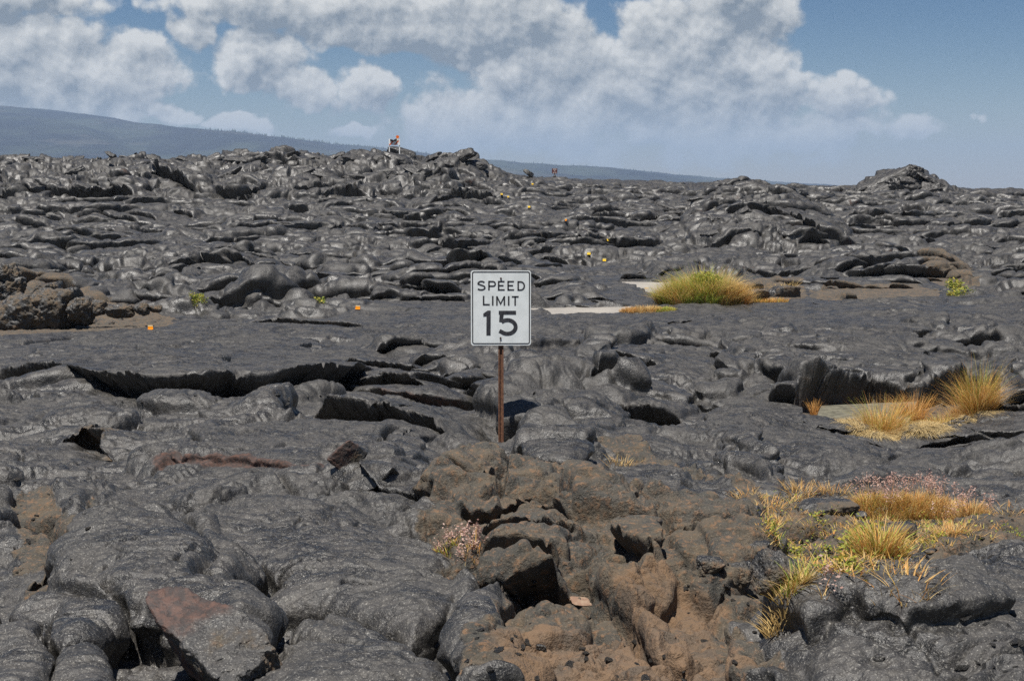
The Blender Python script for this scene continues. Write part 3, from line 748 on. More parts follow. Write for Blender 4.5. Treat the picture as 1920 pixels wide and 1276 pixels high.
# undersides of the high, near clouds are greyer
shade = q.math('SUBTRACT', shade, q.math('MULTIPLY', q.ramp(el, .075, .14), .22), clamp=True)
ccol = q.mix(shade, rgb(.20, .235, .265), rgb(.74, .735, .70))
ccol = q.mix(q.ramp(el, .075, .0), ccol, rgb(.50, .57, .62))
alpha = q.math('MULTIPLY', alpha, q.ramp(el, .0, .045, .45, .96))
skyt = q.mix(1., sky.outputs[0], sky.outputs[0])
hs = q.n('HueSaturation'); hs.inputs['Saturation'].default_value = 1.2; q.put(hs.inputs['Color'], sky.outputs[0])
b1_ = q.n('Background'); q.put(b1_.inputs[0], q.vm('MULTIPLY', hs.outputs[0], q.mix(q.ramp(el, .0, .14), rgb(1.06, 1.0, 1.0), rgb(.52, .66, .80)))); b1_.inputs[1].default_value = .044
b2_ = q.n('Background'); q.put(b2_.inputs[0], ccol); b2_.inputs[1].default_value = .74
mx = q.n('MixShader'); q.put(mx.inputs[0], alpha); nt.links.new(b1_.outputs[0], mx.inputs[1]); nt.links.new(b2_.outputs[0], mx.inputs[2])
nt.links.new(mx.outputs[0], out.inputs[0])
world.cycles.sampling_method = 'MANUAL'; world.cycles.sample_map_resolution = 512
scene.view_settings.view_transform = 'Standard'; scene.view_settings.look = 'None'; scene.view_settings.exposure = .55; scene.view_settings.gamma = 1
scene.cycles.use_denoising = False; scene.cycles.max_bounces = 5; scene.cycles.diffuse_bounces = 2; scene.cycles.glossy_bounces = 2; scene.cycles.volume_bounces = 0
# ------------------------------------------------------------------ hills and air
HC = [(-1200,150),(-500,170),(-200,185),(0,197),(100,205),(200,218),(270,230),(390,243),(430,245),(520,256),(640,271),(700,275),(760,283),(900,298),(1000,306),(1040,309),(1100,311),(1150,315),(1300,330),(1480,342),(1600,349),(1750,354),(1900,356),(2300,358)]
nh, mh = 700, 90
pxs = np.linspace(-1200, 2300, nh); pys = np.interp(pxs, [p[0] for p in HC], [p[1] for p in HC])
pys = pys + 1.2 * pn((pxs / 40)[None].astype(f32), np.zeros((1, nh), f32), 201)[0] + .6 * pn((pxs / 9)[None].astype(f32), np.zeros((1, nh), f32), 202)[0]
tv = np.linspace(0, 1.35, mh); YC, YB = 6500., 2600.
hu = (pxs - 960) / F
yy = YB + (YC - YB) * tv; Zc = CAMZ + YC * np.array([slope(p) for p in pys])
tt = np.minimum(tv, 1)[:, None]; prof = tt ** 1.0 * (1.0 + .25 * np.sin(tt * 3.1416))
hz = -25 + (Zc[None] + 25) * np.minimum(prof, 1e9) - 200 * np.maximum(tv - 1, 0)[:, None]
hx = hu[None] * yy[:, None]; hy = np.broadcast_to(yy[:, None], hx.shape)
fl = fbm(((hx + .5 * hy) / 420).astype(f32), (hy / 1500).astype(f32), 210, 5) * 26 * np.sin(np.clip(tv, 0, 1) * 3.1416)[:, None] * np.clip((Zc[None] + 25) / 150, 0, 1)
hz = np.minimum(hz + fl, CAMZ + (hy / YC) * (Zc[None] - CAMZ) + 200 * np.maximum(0, 1 - hy / YC) * 0 + 0)
m, nt, b = newmat('hillside'); q = N(nt); tc = q.n('TexCoord').outputs['Object']
st = q.vm('MULTIPLY', tc, (.0035, .0012, .006))
c = q.mix(q.ramp(q.noise(st, 1., 7, .65), .42, .62), rgb(.018, .022, .030), rgb(.042, .052, .044))
c = q.mix(q.ramp(q.noise(tc, .004, 6, .7), .52, .66, 0, .5), c, rgb(.085, .080, .075)); q.put(b.inputs['Base Color'], c)
b.inputs['Roughness'].default_value = .95; b.inputs['Specular IOR Level'].default_value = .1
ih = np.arange(nh * mh).reshape(mh, nh)
hq = np.stack([ih[:-1, :-1], ih[:-1, 1:], ih[1:, 1:], ih[1:, :-1]], -1).reshape(-1, 4)
tag(link('hills', mesh_from('hills', np.stack([hx, hy, hz], -1), hq, m)), kind='structure')

def leafmat(name, stops, rough=.6, attr='tint', trans=.25):
    m, nt, b = newmat(name); q = N(nt); r = q.n('ValToRGB'); el_ = r.color_ramp.elements
    while len(el_) < len(stops): el_.new(.5)
    for e, (p, c) in zip(el_, stops): e.position = p; e.color = rgb(*c)
    q.put(r.inputs[0], q.attr(attr)); q.put(b.inputs['Base Color'], r.outputs[0]); b.inputs['Roughness'].default_value = rough
    b.inputs['Specular IOR Level'].default_value = .25
    tr = q.n('BsdfTranslucent'); q.put(tr.inputs[0], r.outputs[0]); mx = q.n('MixShader'); mx.inputs[0].default_value = trans
    o = [x for x in nt.nodes if x.type == 'OUTPUT_MATERIAL'][0]
    nt.links.new(b.outputs[0], mx.inputs[1]); nt.links.new(tr.outputs[0], mx.inputs[2]); nt.links.new(mx.outputs[0], o.inputs[0]); return m
# trees along the crest, kilometres away: one far wood
M_FAR = leafmat('far_tree', [(0, (.035, .05, .03)), (1, (.06, .075, .04))], trans=0)
vs, fs, ts = [], [], []
R = random.Random(3)
for k in range(650):
    px = R.choice([R.uniform(390, 620), R.uniform(560, 900), R.uniform(600, 800), R.uniform(900, 1500)])
    py = float(np.interp(px, pxs, pys)); y = YC - R.uniform(0, 260); x = (px - 960) / F * y; z = CAMZ + y * slope(py) - 4
    h = R.uniform(3, 9) * (1 if R.random() < .8 else 1.6) * (1.1 if 380 < px < 640 else .75); w = h * R.uniform(.18, .42)
    n = len(vs); t = R.random()
    for kk in range(5):
        a = kk * 2.513 + R.random(); vs.append((x + w * math.cos(a), y + w * math.sin(a), z + h * R.uniform(.25, .6)))
    vs += [(x + R.uniform(-.2, .2) * w, y, z + h + 4), (x, y, z - 3)]
    for kk in range(5): fs += [(n + kk, n + (kk + 1) % 5, n + 5), (n + (kk + 1) % 5, n + kk, n + 6)]
    ts += [t] * 7
tag(link('far_wood', mesh_from('far_wood', vs, np.array(fs), M_FAR, attrs={'tint': ts})), kind='stuff')
# the air
hzm = bpy.data.materials.new('haze'); hzm.use_nodes = True; nt = hzm.node_tree; nt.nodes.clear()
o = nt.nodes.new('ShaderNodeOutputMaterial'); pv = nt.nodes.new('ShaderNodeVolumePrincipled'); nt.links.new(pv.outputs[0], o.inputs['Volume'])
pv.inputs['Color'].default_value = rgb(.54, .72, 1.0); pv.inputs['Density'].default_value = 1.25e-4; pv.inputs['Anisotropy'].default_value = 0.1
hb = MB().box((0, 5700, 150), (30000, 12600, 420)).build('haze', hzm); tag(hb, kind='stuff')

# ------------------------------------------------------------------ the buried road
m, nt, b = newmat('asphalt'); q = N(nt); tc = q.n('TexCoord').outputs['Object']
c = q.mix(q.ramp(q.noise(tc, 60, 4, .7), .35, .65), rgb(.17, .155, .135), rgb(.33, .305, .27)); c = q.mix(q.ramp(q.noise(tc, .9, 4), .45, .7, 0, .5), c, rgb(.36, .33, .28))
q.put(b.inputs['Base Color'], c); b.inputs['Roughness'].default_value = .9
M_ROAD = m
rd = MB().add([(-.6, 29.9, ROADZ), (12.2, 29.9, ROADZ), (12.2, 41.2, ROADZ), (-.6, 41.2, ROADZ)], [(0, 1, 2, 3)]).build('road', M_ROAD); tag(rd, kind='structure')
M_LINE = plain('road_paint', (.75, .74, .70), .7, noise=(.5, .48, .44), nscale=8)
def onroad(px, py, z):
    d = ray(px, py); y = (z - CAMZ) / (d.z / d.y); return (d.x / d.y * y, y, z)
a = onroad(1225, 553.5, ROADZ + .004); c_ = onroad(1262, 541, ROADZ + .004)
ln = MB().add([a, (a[0] + .32, a[1] - .05, a[2]), (c_[0] + .32, c_[1] - .05, c_[2]), c_], [(0, 1, 2, 3)]).build('road_edge_line', M_LINE); tag(ln, kind='structure')
# old road slab at the bottom of the grass hollow
p0, p1, p2, p3 = [onroad(*p, BOWLZ + .06) for p in ((1528, 788), (1700, 800), (1720, 752), (1540, 760))]
m, nt, b = newmat('old_concrete'); q = N(nt); tc = q.n('TexCoord').outputs['Object']
c = q.mix(q.ramp(q.noise(tc, 9, 7, .7), .38, .62), rgb(.07, .065, .045), rgb(.15, .14, .10)); q.put(b.inputs['Base Color'], c); b.inputs['Roughness'].default_value = .95
bp = q.n('Bump'); bp.inputs['Strength'].default_value = .5; bp.inputs['Distance'].default_value = .02; q.put(bp.inputs['Height'], q.noise(tc, 30, 5)); q.put(b.inputs['Normal'], bp.outputs[0])
osl = MB().add([p0, p1, p2, p3] + [(p[0], p[1], p[2] - .15) for p in (p0, p1, p2, p3)], [(0, 1, 2, 3), (0, 4, 5, 1), (1, 5, 6, 2), (2, 6, 7, 3), (3, 7, 4, 0)]).build('pavement', m); tag(osl, kind='structure')

# ------------------------------------------------------------------ speed limit sign
M_WHITE = plain('sign_white', (.74, .77, .76), .65, spec=.15, noise=(.66, .69, .68), nscale=7)
M_BLACK = plain('sign_black', (.022, .022, .028), .5, noise=(.05, .05, .055), nscale=40)
M_RUST = plain('rust', (.115, .050, .028), .8, noise=(.20, .095, .050), nscale=30)
M_RUSTD = plain('rust_dark', (.05, .022, .012), .8)
SY = 14.4; PXM = .61 / 735.0                      # metres per pixel of the close-up view of the plate
scx, scz = ((860 + 504.5 / 6.381) - 960) / F * SY, CAMZ + SY * slope(480 + 620 / 6.381)
sign = bpy.data.objects.new('speed_limit_sign', None); COL.objects.link(sign)
gz = drop(scx, SY)
sign.location = (scx, SY, gz - .02); sign.rotation_euler = (0, 0, 0)
tag(sign, 'white speed limit 15 sign on a thin rusty post behind the brown rock outcrop', 'road sign')
pz = scz - sign.location.z
def L(x, y): return ((x - 504.5) * PXM, pz - (y - 620) * PXM)
def rrect(x0, y0, x1, y1, r, n=8):
    pts = []
    for cx, cy, a0 in ((x1 - r, y0 + r, -90), (x1 - r, y1 - r, 0), (x0 + r, y1 - r, 90), (x0 + r, y0 + r, 180)):
        for i in range(n + 1):
            a = math.radians(a0 + 90 * i / n); pts.append((cx + r * math.cos(a), cy + r * math.sin(a)))
    return pts
plate = MB().prism([L(*p) for p in rrect(137, 160, 872, 1080, 32)], -.003, .0).build('plate', M_WHITE, sign)
ob = [L(*p) for p in rrect(152, 173, 860, 1064, 26)]; ib = [L(*p) for p in rrect(165, 186, 847, 1051, 15)]
n = len(ob); mb = MB(); mb.add([(p[0], -.0045, p[1]) for p in ob] + [(p[0], -.0045, p[1]) for p in ib] + [(p[0], -.0028, p[1]) for p in ob] + [(p[0], -.0028, p[1]) for p in ib],
    [(i, (i + 1) % n, n + (i + 1) % n, n + i) for i in range(n)] + [(i, 2 * n + i, 2 * n + (i + 1) % n, (i + 1) % n) for i in range(n)])
mb.build('border', M_BLACK, sign)
def stroke(mb, pts, w, y=-.0045):
    """a ribbon of constant width w along pts (close-up pixels)"""
    P = [Vector(p) for p in pts]; Lf, Rt = [], []
    for i, p in enumerate(P):
        a = (P[i] - P[i - 1]).normalized() if i else None; b_ = (P[i + 1] - P[i]).normalized() if i < len(P) - 1 else None
        t = a if b_ is None else b_ if a is None else (a + b_).normalized(); k = 1.0
        if a is not None and b_ is not None: k = 1 / max(.5, abs(t.dot(b_)))
        nrm = Vector((-t.y, t.x)) * (w / 2 * k); Lf.append(p + nrm); Rt.append(p - nrm)
    n = len(P); v = [L(*p) for p in Lf] + [L(*p) for p in Rt]
    mb.add([(a[0], y, a[1]) for a in v] + [(a[0], y + .0017, a[1]) for a in v],
           [(i, i + 1, n + i + 1, n + i) for i in range(n - 1)] + [(i, i + 1, 2 * n + i + 1, 2 * n + i) for i in range(n - 1)] + [(n + i, n + i + 1, 3 * n + i + 1, 3 * n + i) for i in range(n - 1)])
def arc(cx, cy, rx, ry, a0, a1, n=22): return [(cx + rx * math.cos(math.radians(a0 + (a1 - a0) * i / n)), cy + ry * math.sin(math.radians(a0 + (a1 - a0) * i / n))) for i in range(n + 1)]
t1 = MB(); w = 19
stroke(t1, arc(267, 322, 40, 27, -28, -190, 20)[:] + arc(266, 371, 43, 27, -80, 62, 22) [2:] + arc(262, 371, 44, 27, 75, 148, 10), w)
stroke(t1, [(359, 287), (359, 403)], w); stroke(t1, [(359, 296), (408, 297)] + arc(408, 325, 28, 28, -85, 85, 16) + [(408, 353), (359, 352)], w)
for x in (467, 583):
    stroke(t1, [(x + 10, 288), (x + 10, 407)], w); stroke(t1, [(x + 10, 297), (x + 82, 297)], w); stroke(t1, [(x + 10, 346), (x + 70, 346)], w); stroke(t1, [(x + 10, 398), (x + 84, 398)], w)
stroke(t1, [(716, 290), (716, 409)], w); stroke(t1, [(716, 300), (745, 300)] + arc(745, 350, 46, 50, -88, 88, 22) + [(745, 400), (716, 400)], w)
t1.build('lettering', M_BLACK, sign)
t2 = MB()
stroke(t2, [(293, 470), (293, 588)], w); stroke(t2, [(293, 578), (368, 579)], w); stroke(t2, [(405, 472), (405, 589)], w)
stroke(t2, [(456, 590), (456, 474)], w); stroke(t2, [(547, 474), (547, 590)], w); stroke(t2, [(456, 478), (501, 570), (547, 478)], w - 2)
stroke(t2, [(600, 474), (600, 590)], w); stroke(t2, [(679, 474), (679, 591)], w); stroke(t2, [(638, 482), (722, 482)], w)
t2.build('lettering', M_BLACK, sign)
t3 = MB()
t3.prism([L(*p) for p in ((326, 957), (378, 957), (380, 651), (342, 651), (288, 689), (290, 727), (328, 722))], -.0045, -.0028)
stroke(t3, [(478, 677), (690, 677)], 48); t3.prism([L(*p) for p in ((490, 700), (539, 700), (531, 765), (540, 800), (482, 790))], -.0045, -.0028)
stroke(t3, [(512, 792)] + arc(585, 852, 100, 84, -128, 90, 34) + arc(583, 852, 100, 84, 96, 138, 8)[:-1] + [(486, 900)], 49, -.0046)
t3.build('lettering', M_BLACK, sign)
post = MB(); t0_ = L(0, 200)[1]
for dx, w_, d_ in ((0, .030, .004), (-.0205, .013, .004), (.0205, .013, .004)):
    post.box((dx - .0, .012 + (.016 if dx == 0 else 0), t0_ / 2 - .2), (w_, d_, t0_ + .4))
for dx in (-.0150, .0150): post.box((dx, .020, t0_ / 2 - .2), (.004, .018, t0_ + .396))
post.build('post', M_RUST, sign)
for y in (257, 988):
    x_, z_ = L(505 if y < 500 else 500, y)
    MB().cyl((x_, -.007, z_), .010, .009, 'y', 8).build('bolt', M_RUSTD, sign)
stk = MB(); x_, z_ = L(497, 1020); stk.box((x_, -.0031, z_), (.010, .0012, .042)); M_ST = plain('rust_shadow_paint', (.36, .34, .31), .6); stk.build('rust_shadow_mark', M_ST, sign); stk = MB(); x_, z_ = L(506, 277); stk.box((x_, -.0050, z_), (.008, .0012, .016))
stk.build('rust_shadow_mark', M_ST, sign)  # upper mark: the bolt's cast shadow put in as colour; lower one: rust
print('sign', time.time() - T0)

# ------------------------------------------------------------------ barricade on the ridge
M_PLW = plain('barricade_white', (.80, .80, .78), .5); M_PLO = plain('reflective_orange', (.75, .13, .02), .45)
BY = 87.5; bxm = (741.5 - 960) / F * BY
bar = bpy.data.objects.new('barricade', None); COL.objects.link(bar)
zt = CAMZ + BY * slope(262.5); zb = zt - 1.05; hgt = 1.05
bar.location = (bxm, BY, zb); bar.rotation_euler = (0, 0, math.radians(6))
tag(bar, 'white barricade with slanted orange stripes and an orange lamp on the rocky skyline', 'barricade')
for sx_ in (-.31, .31):
    for yy_, an in ((-.0, .0), (.32, 0)):
        MB().box((sx_, yy_ , hgt / 2 + (.045 if yy_ == 0 else -.1)), (.055, .04, hgt + (.09 if yy_ == 0 else -.2))).build('leg', M_PLW, bar)
pnl = MB().box((0, -.035, hgt - .17), (.66, .028, .28)).build('rail', M_PLW, bar)
for k in (-1, 0):
    x0 = -.02 + k * .31
    MB().prism([(x0 - .02, hgt - .305), (x0 + .09, hgt - .305), (x0 + .33, hgt - .035), (x0 + .22, hgt - .035)], -.0525, -.0475).build('stripe', M_PLO, pnl)
lampo = MB().box((.17, -.02, hgt + .02), (.12, .09, .12)).build('warning_light', plain('lamp_body', (.75, .70, .55), .5), bar)
MB().cyl((.19, -.02, hgt + .185), .098, .07, 'y', 24).build('lens', plain('lens_orange', (.80, .16, .01), .25), lampo)
M_BAG = plain('black_bag', (.008, .008, .012), .7)

def rock(name, c, size, seed=0, rot=(0, 0, 0), mat=None, n=28, planes=11, nz=.06, nf=2.2, sharp=12, round_=0., attrs=None):
    """a broken stone: the intersection of random half-spaces, weathered"""
    r_ = np.random.RandomState(seed); g = np.linspace(-1, 1, n); P = []; Fc = []
    A, B = np.meshgrid(g, g, indexing='xy')
    for ax in range(3):
        for sg in (-1, 1):
            p = np.zeros((n, n, 3)); p[..., ax] = sg; p[..., (ax + 1) % 3] = np.tan(A * .785) * (sg); p[..., (ax + 2) % 3] = np.tan(B * .785)
            k = len(P) * n * n; i = np.arange(n * n).reshape(n, n) + k
            P.append(p.reshape(-1, 3)); Fc.append(np.stack([i[:-1, :-1], i[:-1, 1:], i[1:, 1:], i[1:, :-1]], -1).reshape(-1, 4))
    P = np.concatenate(P); Fc = np.concatenate(Fc); d = P / np.linalg.norm(P, axis=1)[:, None]
    N_ = r_.randn(planes, 3); N_ = np.concatenate([N_, [[0, 0, 1.], [0, 0, -1.], [1, .1, .1], [-1, .1, .1], [.1, 1, .1], [.05, -1, -.1]]]); N_ /= np.linalg.norm(N_, axis=1)[:, None]
    o = np.concatenate([r_.uniform(.62, 1., planes), [.8, .8, .95, .95, .95, .95]])
    dn = np.maximum(d @ N_.T, .02) / o
    rad = 1 / (np.sum(dn ** sharp, 1) ** (1 / sharp))
    rad = rad * (1 - round_) + round_ * .9
    v = d * rad[:, None]; s_ = np.array(size)
    w_ = v * s_ / max(size); e = fbm3((w_ * nf + seed * 3.7).astype(f32), seed % 50, 5, .55)
    rg = 1 - np.abs(fbm3((w_ * nf * 2.2 + seed).astype(f32), seed % 50 + 7, 3, .5)) * 2
    v = v * (1 + nz * 1.6 * e + nz * .5 * rg)[:, None] * s_; vloc = v
    from mathutils import Euler
    Rm = np.array(Euler(rot).to_matrix()); v = v @ Rm.T
    # weld the cube seams
    key = np.round(d * 1e4).astype(np.int64); _, first, inv = np.unique(key, axis=0, return_index=True, return_inverse=True); inv = inv.reshape(-1)
    v = v[first]; vloc = vloc[first]; Fc = inv[Fc]
    keep = np.array([len(set(q_)) == 4 for q_ in Fc.tolist()]); Fc = Fc[keep]
    me = mesh_from(name, v, Fc, mat or M_ROCKG, attrs=attrs(vloc) if attrs else None)
    ob_ = link(name, me); ob_.location = c; return ob_
# bags
for k, (dx, dz, r_, lab) in enumerate(((-.145, .0, .3, 'black sandbag lying over the left half of the white barricade rail'), (.065, .035, -.45, 'black sandbag sagging beside the orange lamp on the barricade'))):
    s_ = rock('sandbag', (bxm + dx, BY - .09, zb + hgt - .03 + dz), (.125, .075, .075), 400 + k, (0, r_, 0), M_BAG, 14, 6, .05, 2, 5, .5)
    tag(s_, lab, 'sandbag', 'sandbags on the barricade')

# brown park sign and its cairn
GY = 131.
bx_, bz_ = (1039.4 - 960) / F * GY, CAMZ + GY * slope(320.6)
gz = bz_ - .86
ps = bpy.data.objects.new('park_sign', None); COL.objects.link(ps); ps.location = (bx_, GY, gz - .1)
tag(ps, 'small square dark red-brown sign with pale writing, standing in a rock pile on the skyline', 'sign')
M_PS = plain('sign_brown', (.085, .016, .012), .6); M_PT = plain('pale_print', (.62, .52, .48), .7)
hh_ = bz_ - ps.location.z
def rr2(cx, cz, w_, h_, r): return [((x - 0) , z) for x, z in [(cx + p[0], cz + p[1]) for p in rrect(-w_ / 2, -h_ / 2, w_ / 2, h_ / 2, r)]]
MB().prism(rr2(0, hh_, .49, .475, .05), -.004, .004).build('plate', M_PS, ps)
tx_ = MB()
for cz, x0, x1, n_, h_ in ((.165, -.17, .17, 6, .075), (.10, -.12, .14, 4, .02), (0, -.07, .07, 2, .07), (-.14, -.16, -.02, 3, .07), (-.14, .02, .17, 3, .07)):
    for i in range(n_):
        wd = (x1 - x0) / n_; xx = x0 + wd * (i + .5); tx_.box((xx, -.006, hh_ + cz), (wd * .68, .003, h_))
tx_.build('lettering', M_PT, ps)
MB().box((0, .03, hh_ / 2 + .1), (.06, .05, hh_ + .2)).build('post', M_RUSTD, ps)
R = random.Random(21)
cl = [(-.25, .0, .16, .2), (.22, .0, .2, .2), (0, -.15, .15, .17), (-.1, .1, .45, .17), (.15, .05, .5, .16), (-.02, -.02, .72, .15), (.42, .1, .12, .15), (-.45, .05, .1, .14), (.02, .03, .9, .10)]
clab = ['broad black rock at the left foot of the cairn under the brown sign', 'broad black rock at the right foot of the cairn under the brown sign', 'black rock at the front foot of the cairn under the brown sign', 'left rock halfway up the cairn under the brown sign', 'right rock halfway up the cairn under the brown sign', 'upper middle rock of the cairn under the brown sign', 'outlying rock to the right of the cairn under the brown sign', 'outlying rock to the left of the cairn under the brown sign', 'small topmost rock of the cairn touching the brown sign']
for k, (x, y, z, s_) in enumerate(cl):
    o = rock('cairn_rock', (bx_ + x, GY - .12 + y, gz + z * .52), (s_ * 1.1, s_, s_ * .6), 30 + k, (R.uniform(-.5, .5), R.uniform(-.5, .5), R.uniform(0, 6)), M_ROCKG, 10, 9, .05, 2, 14)
    tag(o, clab[k], 'rock', 'rocks of the cairn under the brown sign')

# ------------------------------------------------------------------ yellow reflective markers along the route
M_YEL = plain('marker_yellow', (.88, .62, .06), .45); M_RET = plain('reflective_strip', (.85, .80, .50), .3)
M_ORG = plain('marker_orange', (.85, .33, .01), .45)
ML = [(283, 617, 1, 'orange-yellow marker tab standing alone on the smooth lava shelf at the left'), (671, 579, 1, 'orange marker tab on the lava left of the speed limit sign'),
      (1212, 544, 1, 'orange marker tab at the lava edge beside the bare road and grass mound'), (1133, 489, 0, 'brightest yellow marker, nearest above the bare road patch'),
      (1104, 477, 0, 'yellow marker just up and left of the brightest one above the road patch'), (1141, 451, 0, 'yellow marker in a hollow midway up the lava slope right of the sign'),
      (1061, 414, 1, 'dull orange marker tilted on the lava slope above the speed limit sign'), (992, 389, 0, 'yellow marker directly above the right corner of the speed limit sign'),
      (953, 370, 0, 'yellow marker close right of the palest one near the top of the slope'), (940.6, 365, 0, 'pale marker leftmost near the top of the slope'),
      (998.5, 346, 0, 'pale yellow marker farthest away, just left of the brown sign')]
for k, (px, py, og, lab) in enumerate(ML):
    p, nrm = hit(px, py); y = p.y; sc = .82 + .16 * (y > 45)
    mk = bpy.data.objects.new('route_marker', None); COL.objects.link(mk); mk.location = p + Vector((0, -.03, .0)); mk.scale = (sc, sc, sc)
    mk.rotation_euler = (0, math.radians(R.uniform(-6, 6) if k != 6 else -25), math.radians(R.uniform(-12, 12)))
    tag(mk, lab, 'marker', 'yellow markers along the route over the lava')
    MB().box((0, 0, .045), (.125, .004, .10)).build('tab', M_ORG if og else M_YEL, mk)
    MB().box((0, -.0005, .085), (.119, .0075, .018)).build('reflector', M_RET, mk)
    MB().box((0, -.03, .002), (.12, .065, .006)).build('base', M_ORG if og else M_YEL, mk)
print('markers', time.time() - T0)

# ------------------------------------------------------------------ loose rocks
def put(px, py, w_px, asp, hz_, seed, label, cat='boulder', mat=None, sink=.3, rot=(0, 0, 0), group=None, n=30, name='boulder', depth=None, **k):
    p = hit(px, py)[0] if depth is None else CAMP + ray(px, py) * (depth / ray(px, py).y); w_ = w_px / F * p.y / 2
    s_ = (w_, w_ * asp, w_ * hz_)
    o = rock(name, (p.x, p.y + s_[1] * .8, p.z + s_[2] * (1 - 2 * sink) + 0), s_, seed, rot, mat, n, **k)
    return tag(o, label, cat, group, 'thing')
GB = 'old brown boulders beside the smooth lava shelf'
LB = [(25,612,125,.8,.75,'large tan rounded boulder at the left edge, lowest of the brown pile'), (95,606,120,.8,.85,'big dark brown boulder with a flat top left of centre in the brown pile'),
      (150,598,90,.7,.75,'reddish brown boulder with a steep dark face in the middle of the brown pile'), (178,588,50,.7,.8,'pale grey-faced angular block in the middle of the brown pile'),
      (222,592,70,.6,.5,'low brown boulder right of the pale angular block'), (262,586,60,.6,.5,'low rough brown boulder near the right end of the pile'),
      (290,583,32,.7,.6,'smallest brown boulder at the right end of the pile'), (12,560,70,.8,.9,'dark brown boulder behind the tan one at the left edge'),
      (75,566,90,.6,.6,'long brown boulder with a pale sunlit top ridge at the back of the pile'), (8,528,60,.8,.9,'highest dark red-brown boulder at the left edge')]
for k, (px, py, w_, a_, h_, lab) in enumerate(LB):
    put(px, py, w_, a_, h_, 60 + k, lab, 'boulder', M_ROCKB, .30, (0, 0, k), GB, 40, planes=16, depth=27.8 if py > 570 else 29.6, nz=.10, nf=2.6, sharp=9)
put(1462, 1112, 100, .9, .95, 81, 'brown pointed boulder with a dark face beside the dry grass tuft', mat=M_ROCKB, sink=.25, rot=(.2, .3, .4), n=70, nz=.08, nf=2.4)
put(1385, 1098, 80, .9, .75, 82, 'rounded dark boulder left of the pointed boulder', mat=M_ROCKB, sink=.25, n=60, nz=.07, round_=.5)
put(1335, 1075, 55, .9, .7, 83, 'small brown stone under the right end of the brown outcrop', mat=M_ROCKB, sink=.25, n=40, nz=.08)
put(1420, 1045, 60, .9, .7, 88, 'dark stone against the right end of the brown outcrop', mat=M_ROCKB, sink=.3, n=40, nz=.08)
put(1614, 975, 24, .9, .9, 84, 'small dark cube-like stone among the weeds', mat=M_ROCKG, sink=.2, n=20)
put(1690, 1010, 90, .9, .45, 85, 'low grey rounded stone behind the green bush', mat=M_ROCKB, sink=.3, n=40, round_=.4)
put(1560, 965, 120, .8, .3, 86, 'broad low brown-grey stone left of the pink-topped grass', mat=M_ROCKB, sink=.35, n=44, round_=.4)
put(1745, 1040, 26, .9, .5, 87, 'small pale stone in front of the weeds', mat=M_ROCKB, sink=.2, n=16)
put(1090, 1135, 42, .9, .25, 91, 'flat pinkish-brown stone in the dark gap of the brown outcrop', mat=plain('pale_stone', (.20, .12, .08), .9, noise=(.27, .19, .13), nscale=30), sink=.1, rot=(.35, .1, .4), n=24)
put(382, 720, 26, .9, .8, 92, 'small grey stone in the mouth of the long black crack', mat=M_ROCKG, sink=.2, n=20, round_=.5)
put(1015, 1220, 20, .9, .8, 93, 'small dark stone on the brown ground in front', mat=M_ROCKG, sink=.2, n=20)
put(1420, 565, 60, .7, .55, 94, 'brown stone just right of the big grass mound', mat=M_ROCKB, sink=.25, n=30)
put(1470, 558, 64, .7, .5, 95, 'second brown stone to the right of the big grass mound', mat=M_ROCKB, sink=.25, n=30)
put(1650, 1240, 24, .9, .7, 96, 'dark pebble lying on the rolled black flow front', mat=M_ROCKG, sink=.2, n=16)
# tilted block in the lower left corner and the little wedge above it
def block(px, py, y, dims, rot, seed, label, n=110, **k):
    c = hit(px, py)[0] + Vector((0, .08, dims[2] * .35))
    def at_(v):
        vv = v / np.array(dims).max()
        return {'brown': np.clip(.95 - (v[:, 2] / dims[2] + .2) * .6, 0, .9), 'red': np.clip(np.maximum(.42 - (v[:, 0] / dims[0]) * 1.2, .75 - (v[:, 2] / dims[2] + .2) * 2.0), 0, 1)}
    o = rock('lava_block', c, dims, seed, rot, M_ROCKR, n, attrs=at_, **k); return tag(o, label, 'lava block', None, 'thing')
block(395, 1235, 5.25, (.30, .13, .11), (.30, .34, -.80), 143, 'large tilted block of crust with a red-brown broken end in the lower left', planes=3, nz=.06, nf=2.8, sharp=22)
block(652, 873, 11.3, (.10, .07, .13), (.1, .75, .2), 151, 'small upright wedge of crust with one reddish side and one black side', n=40, planes=4, nz=.03, sharp=22)
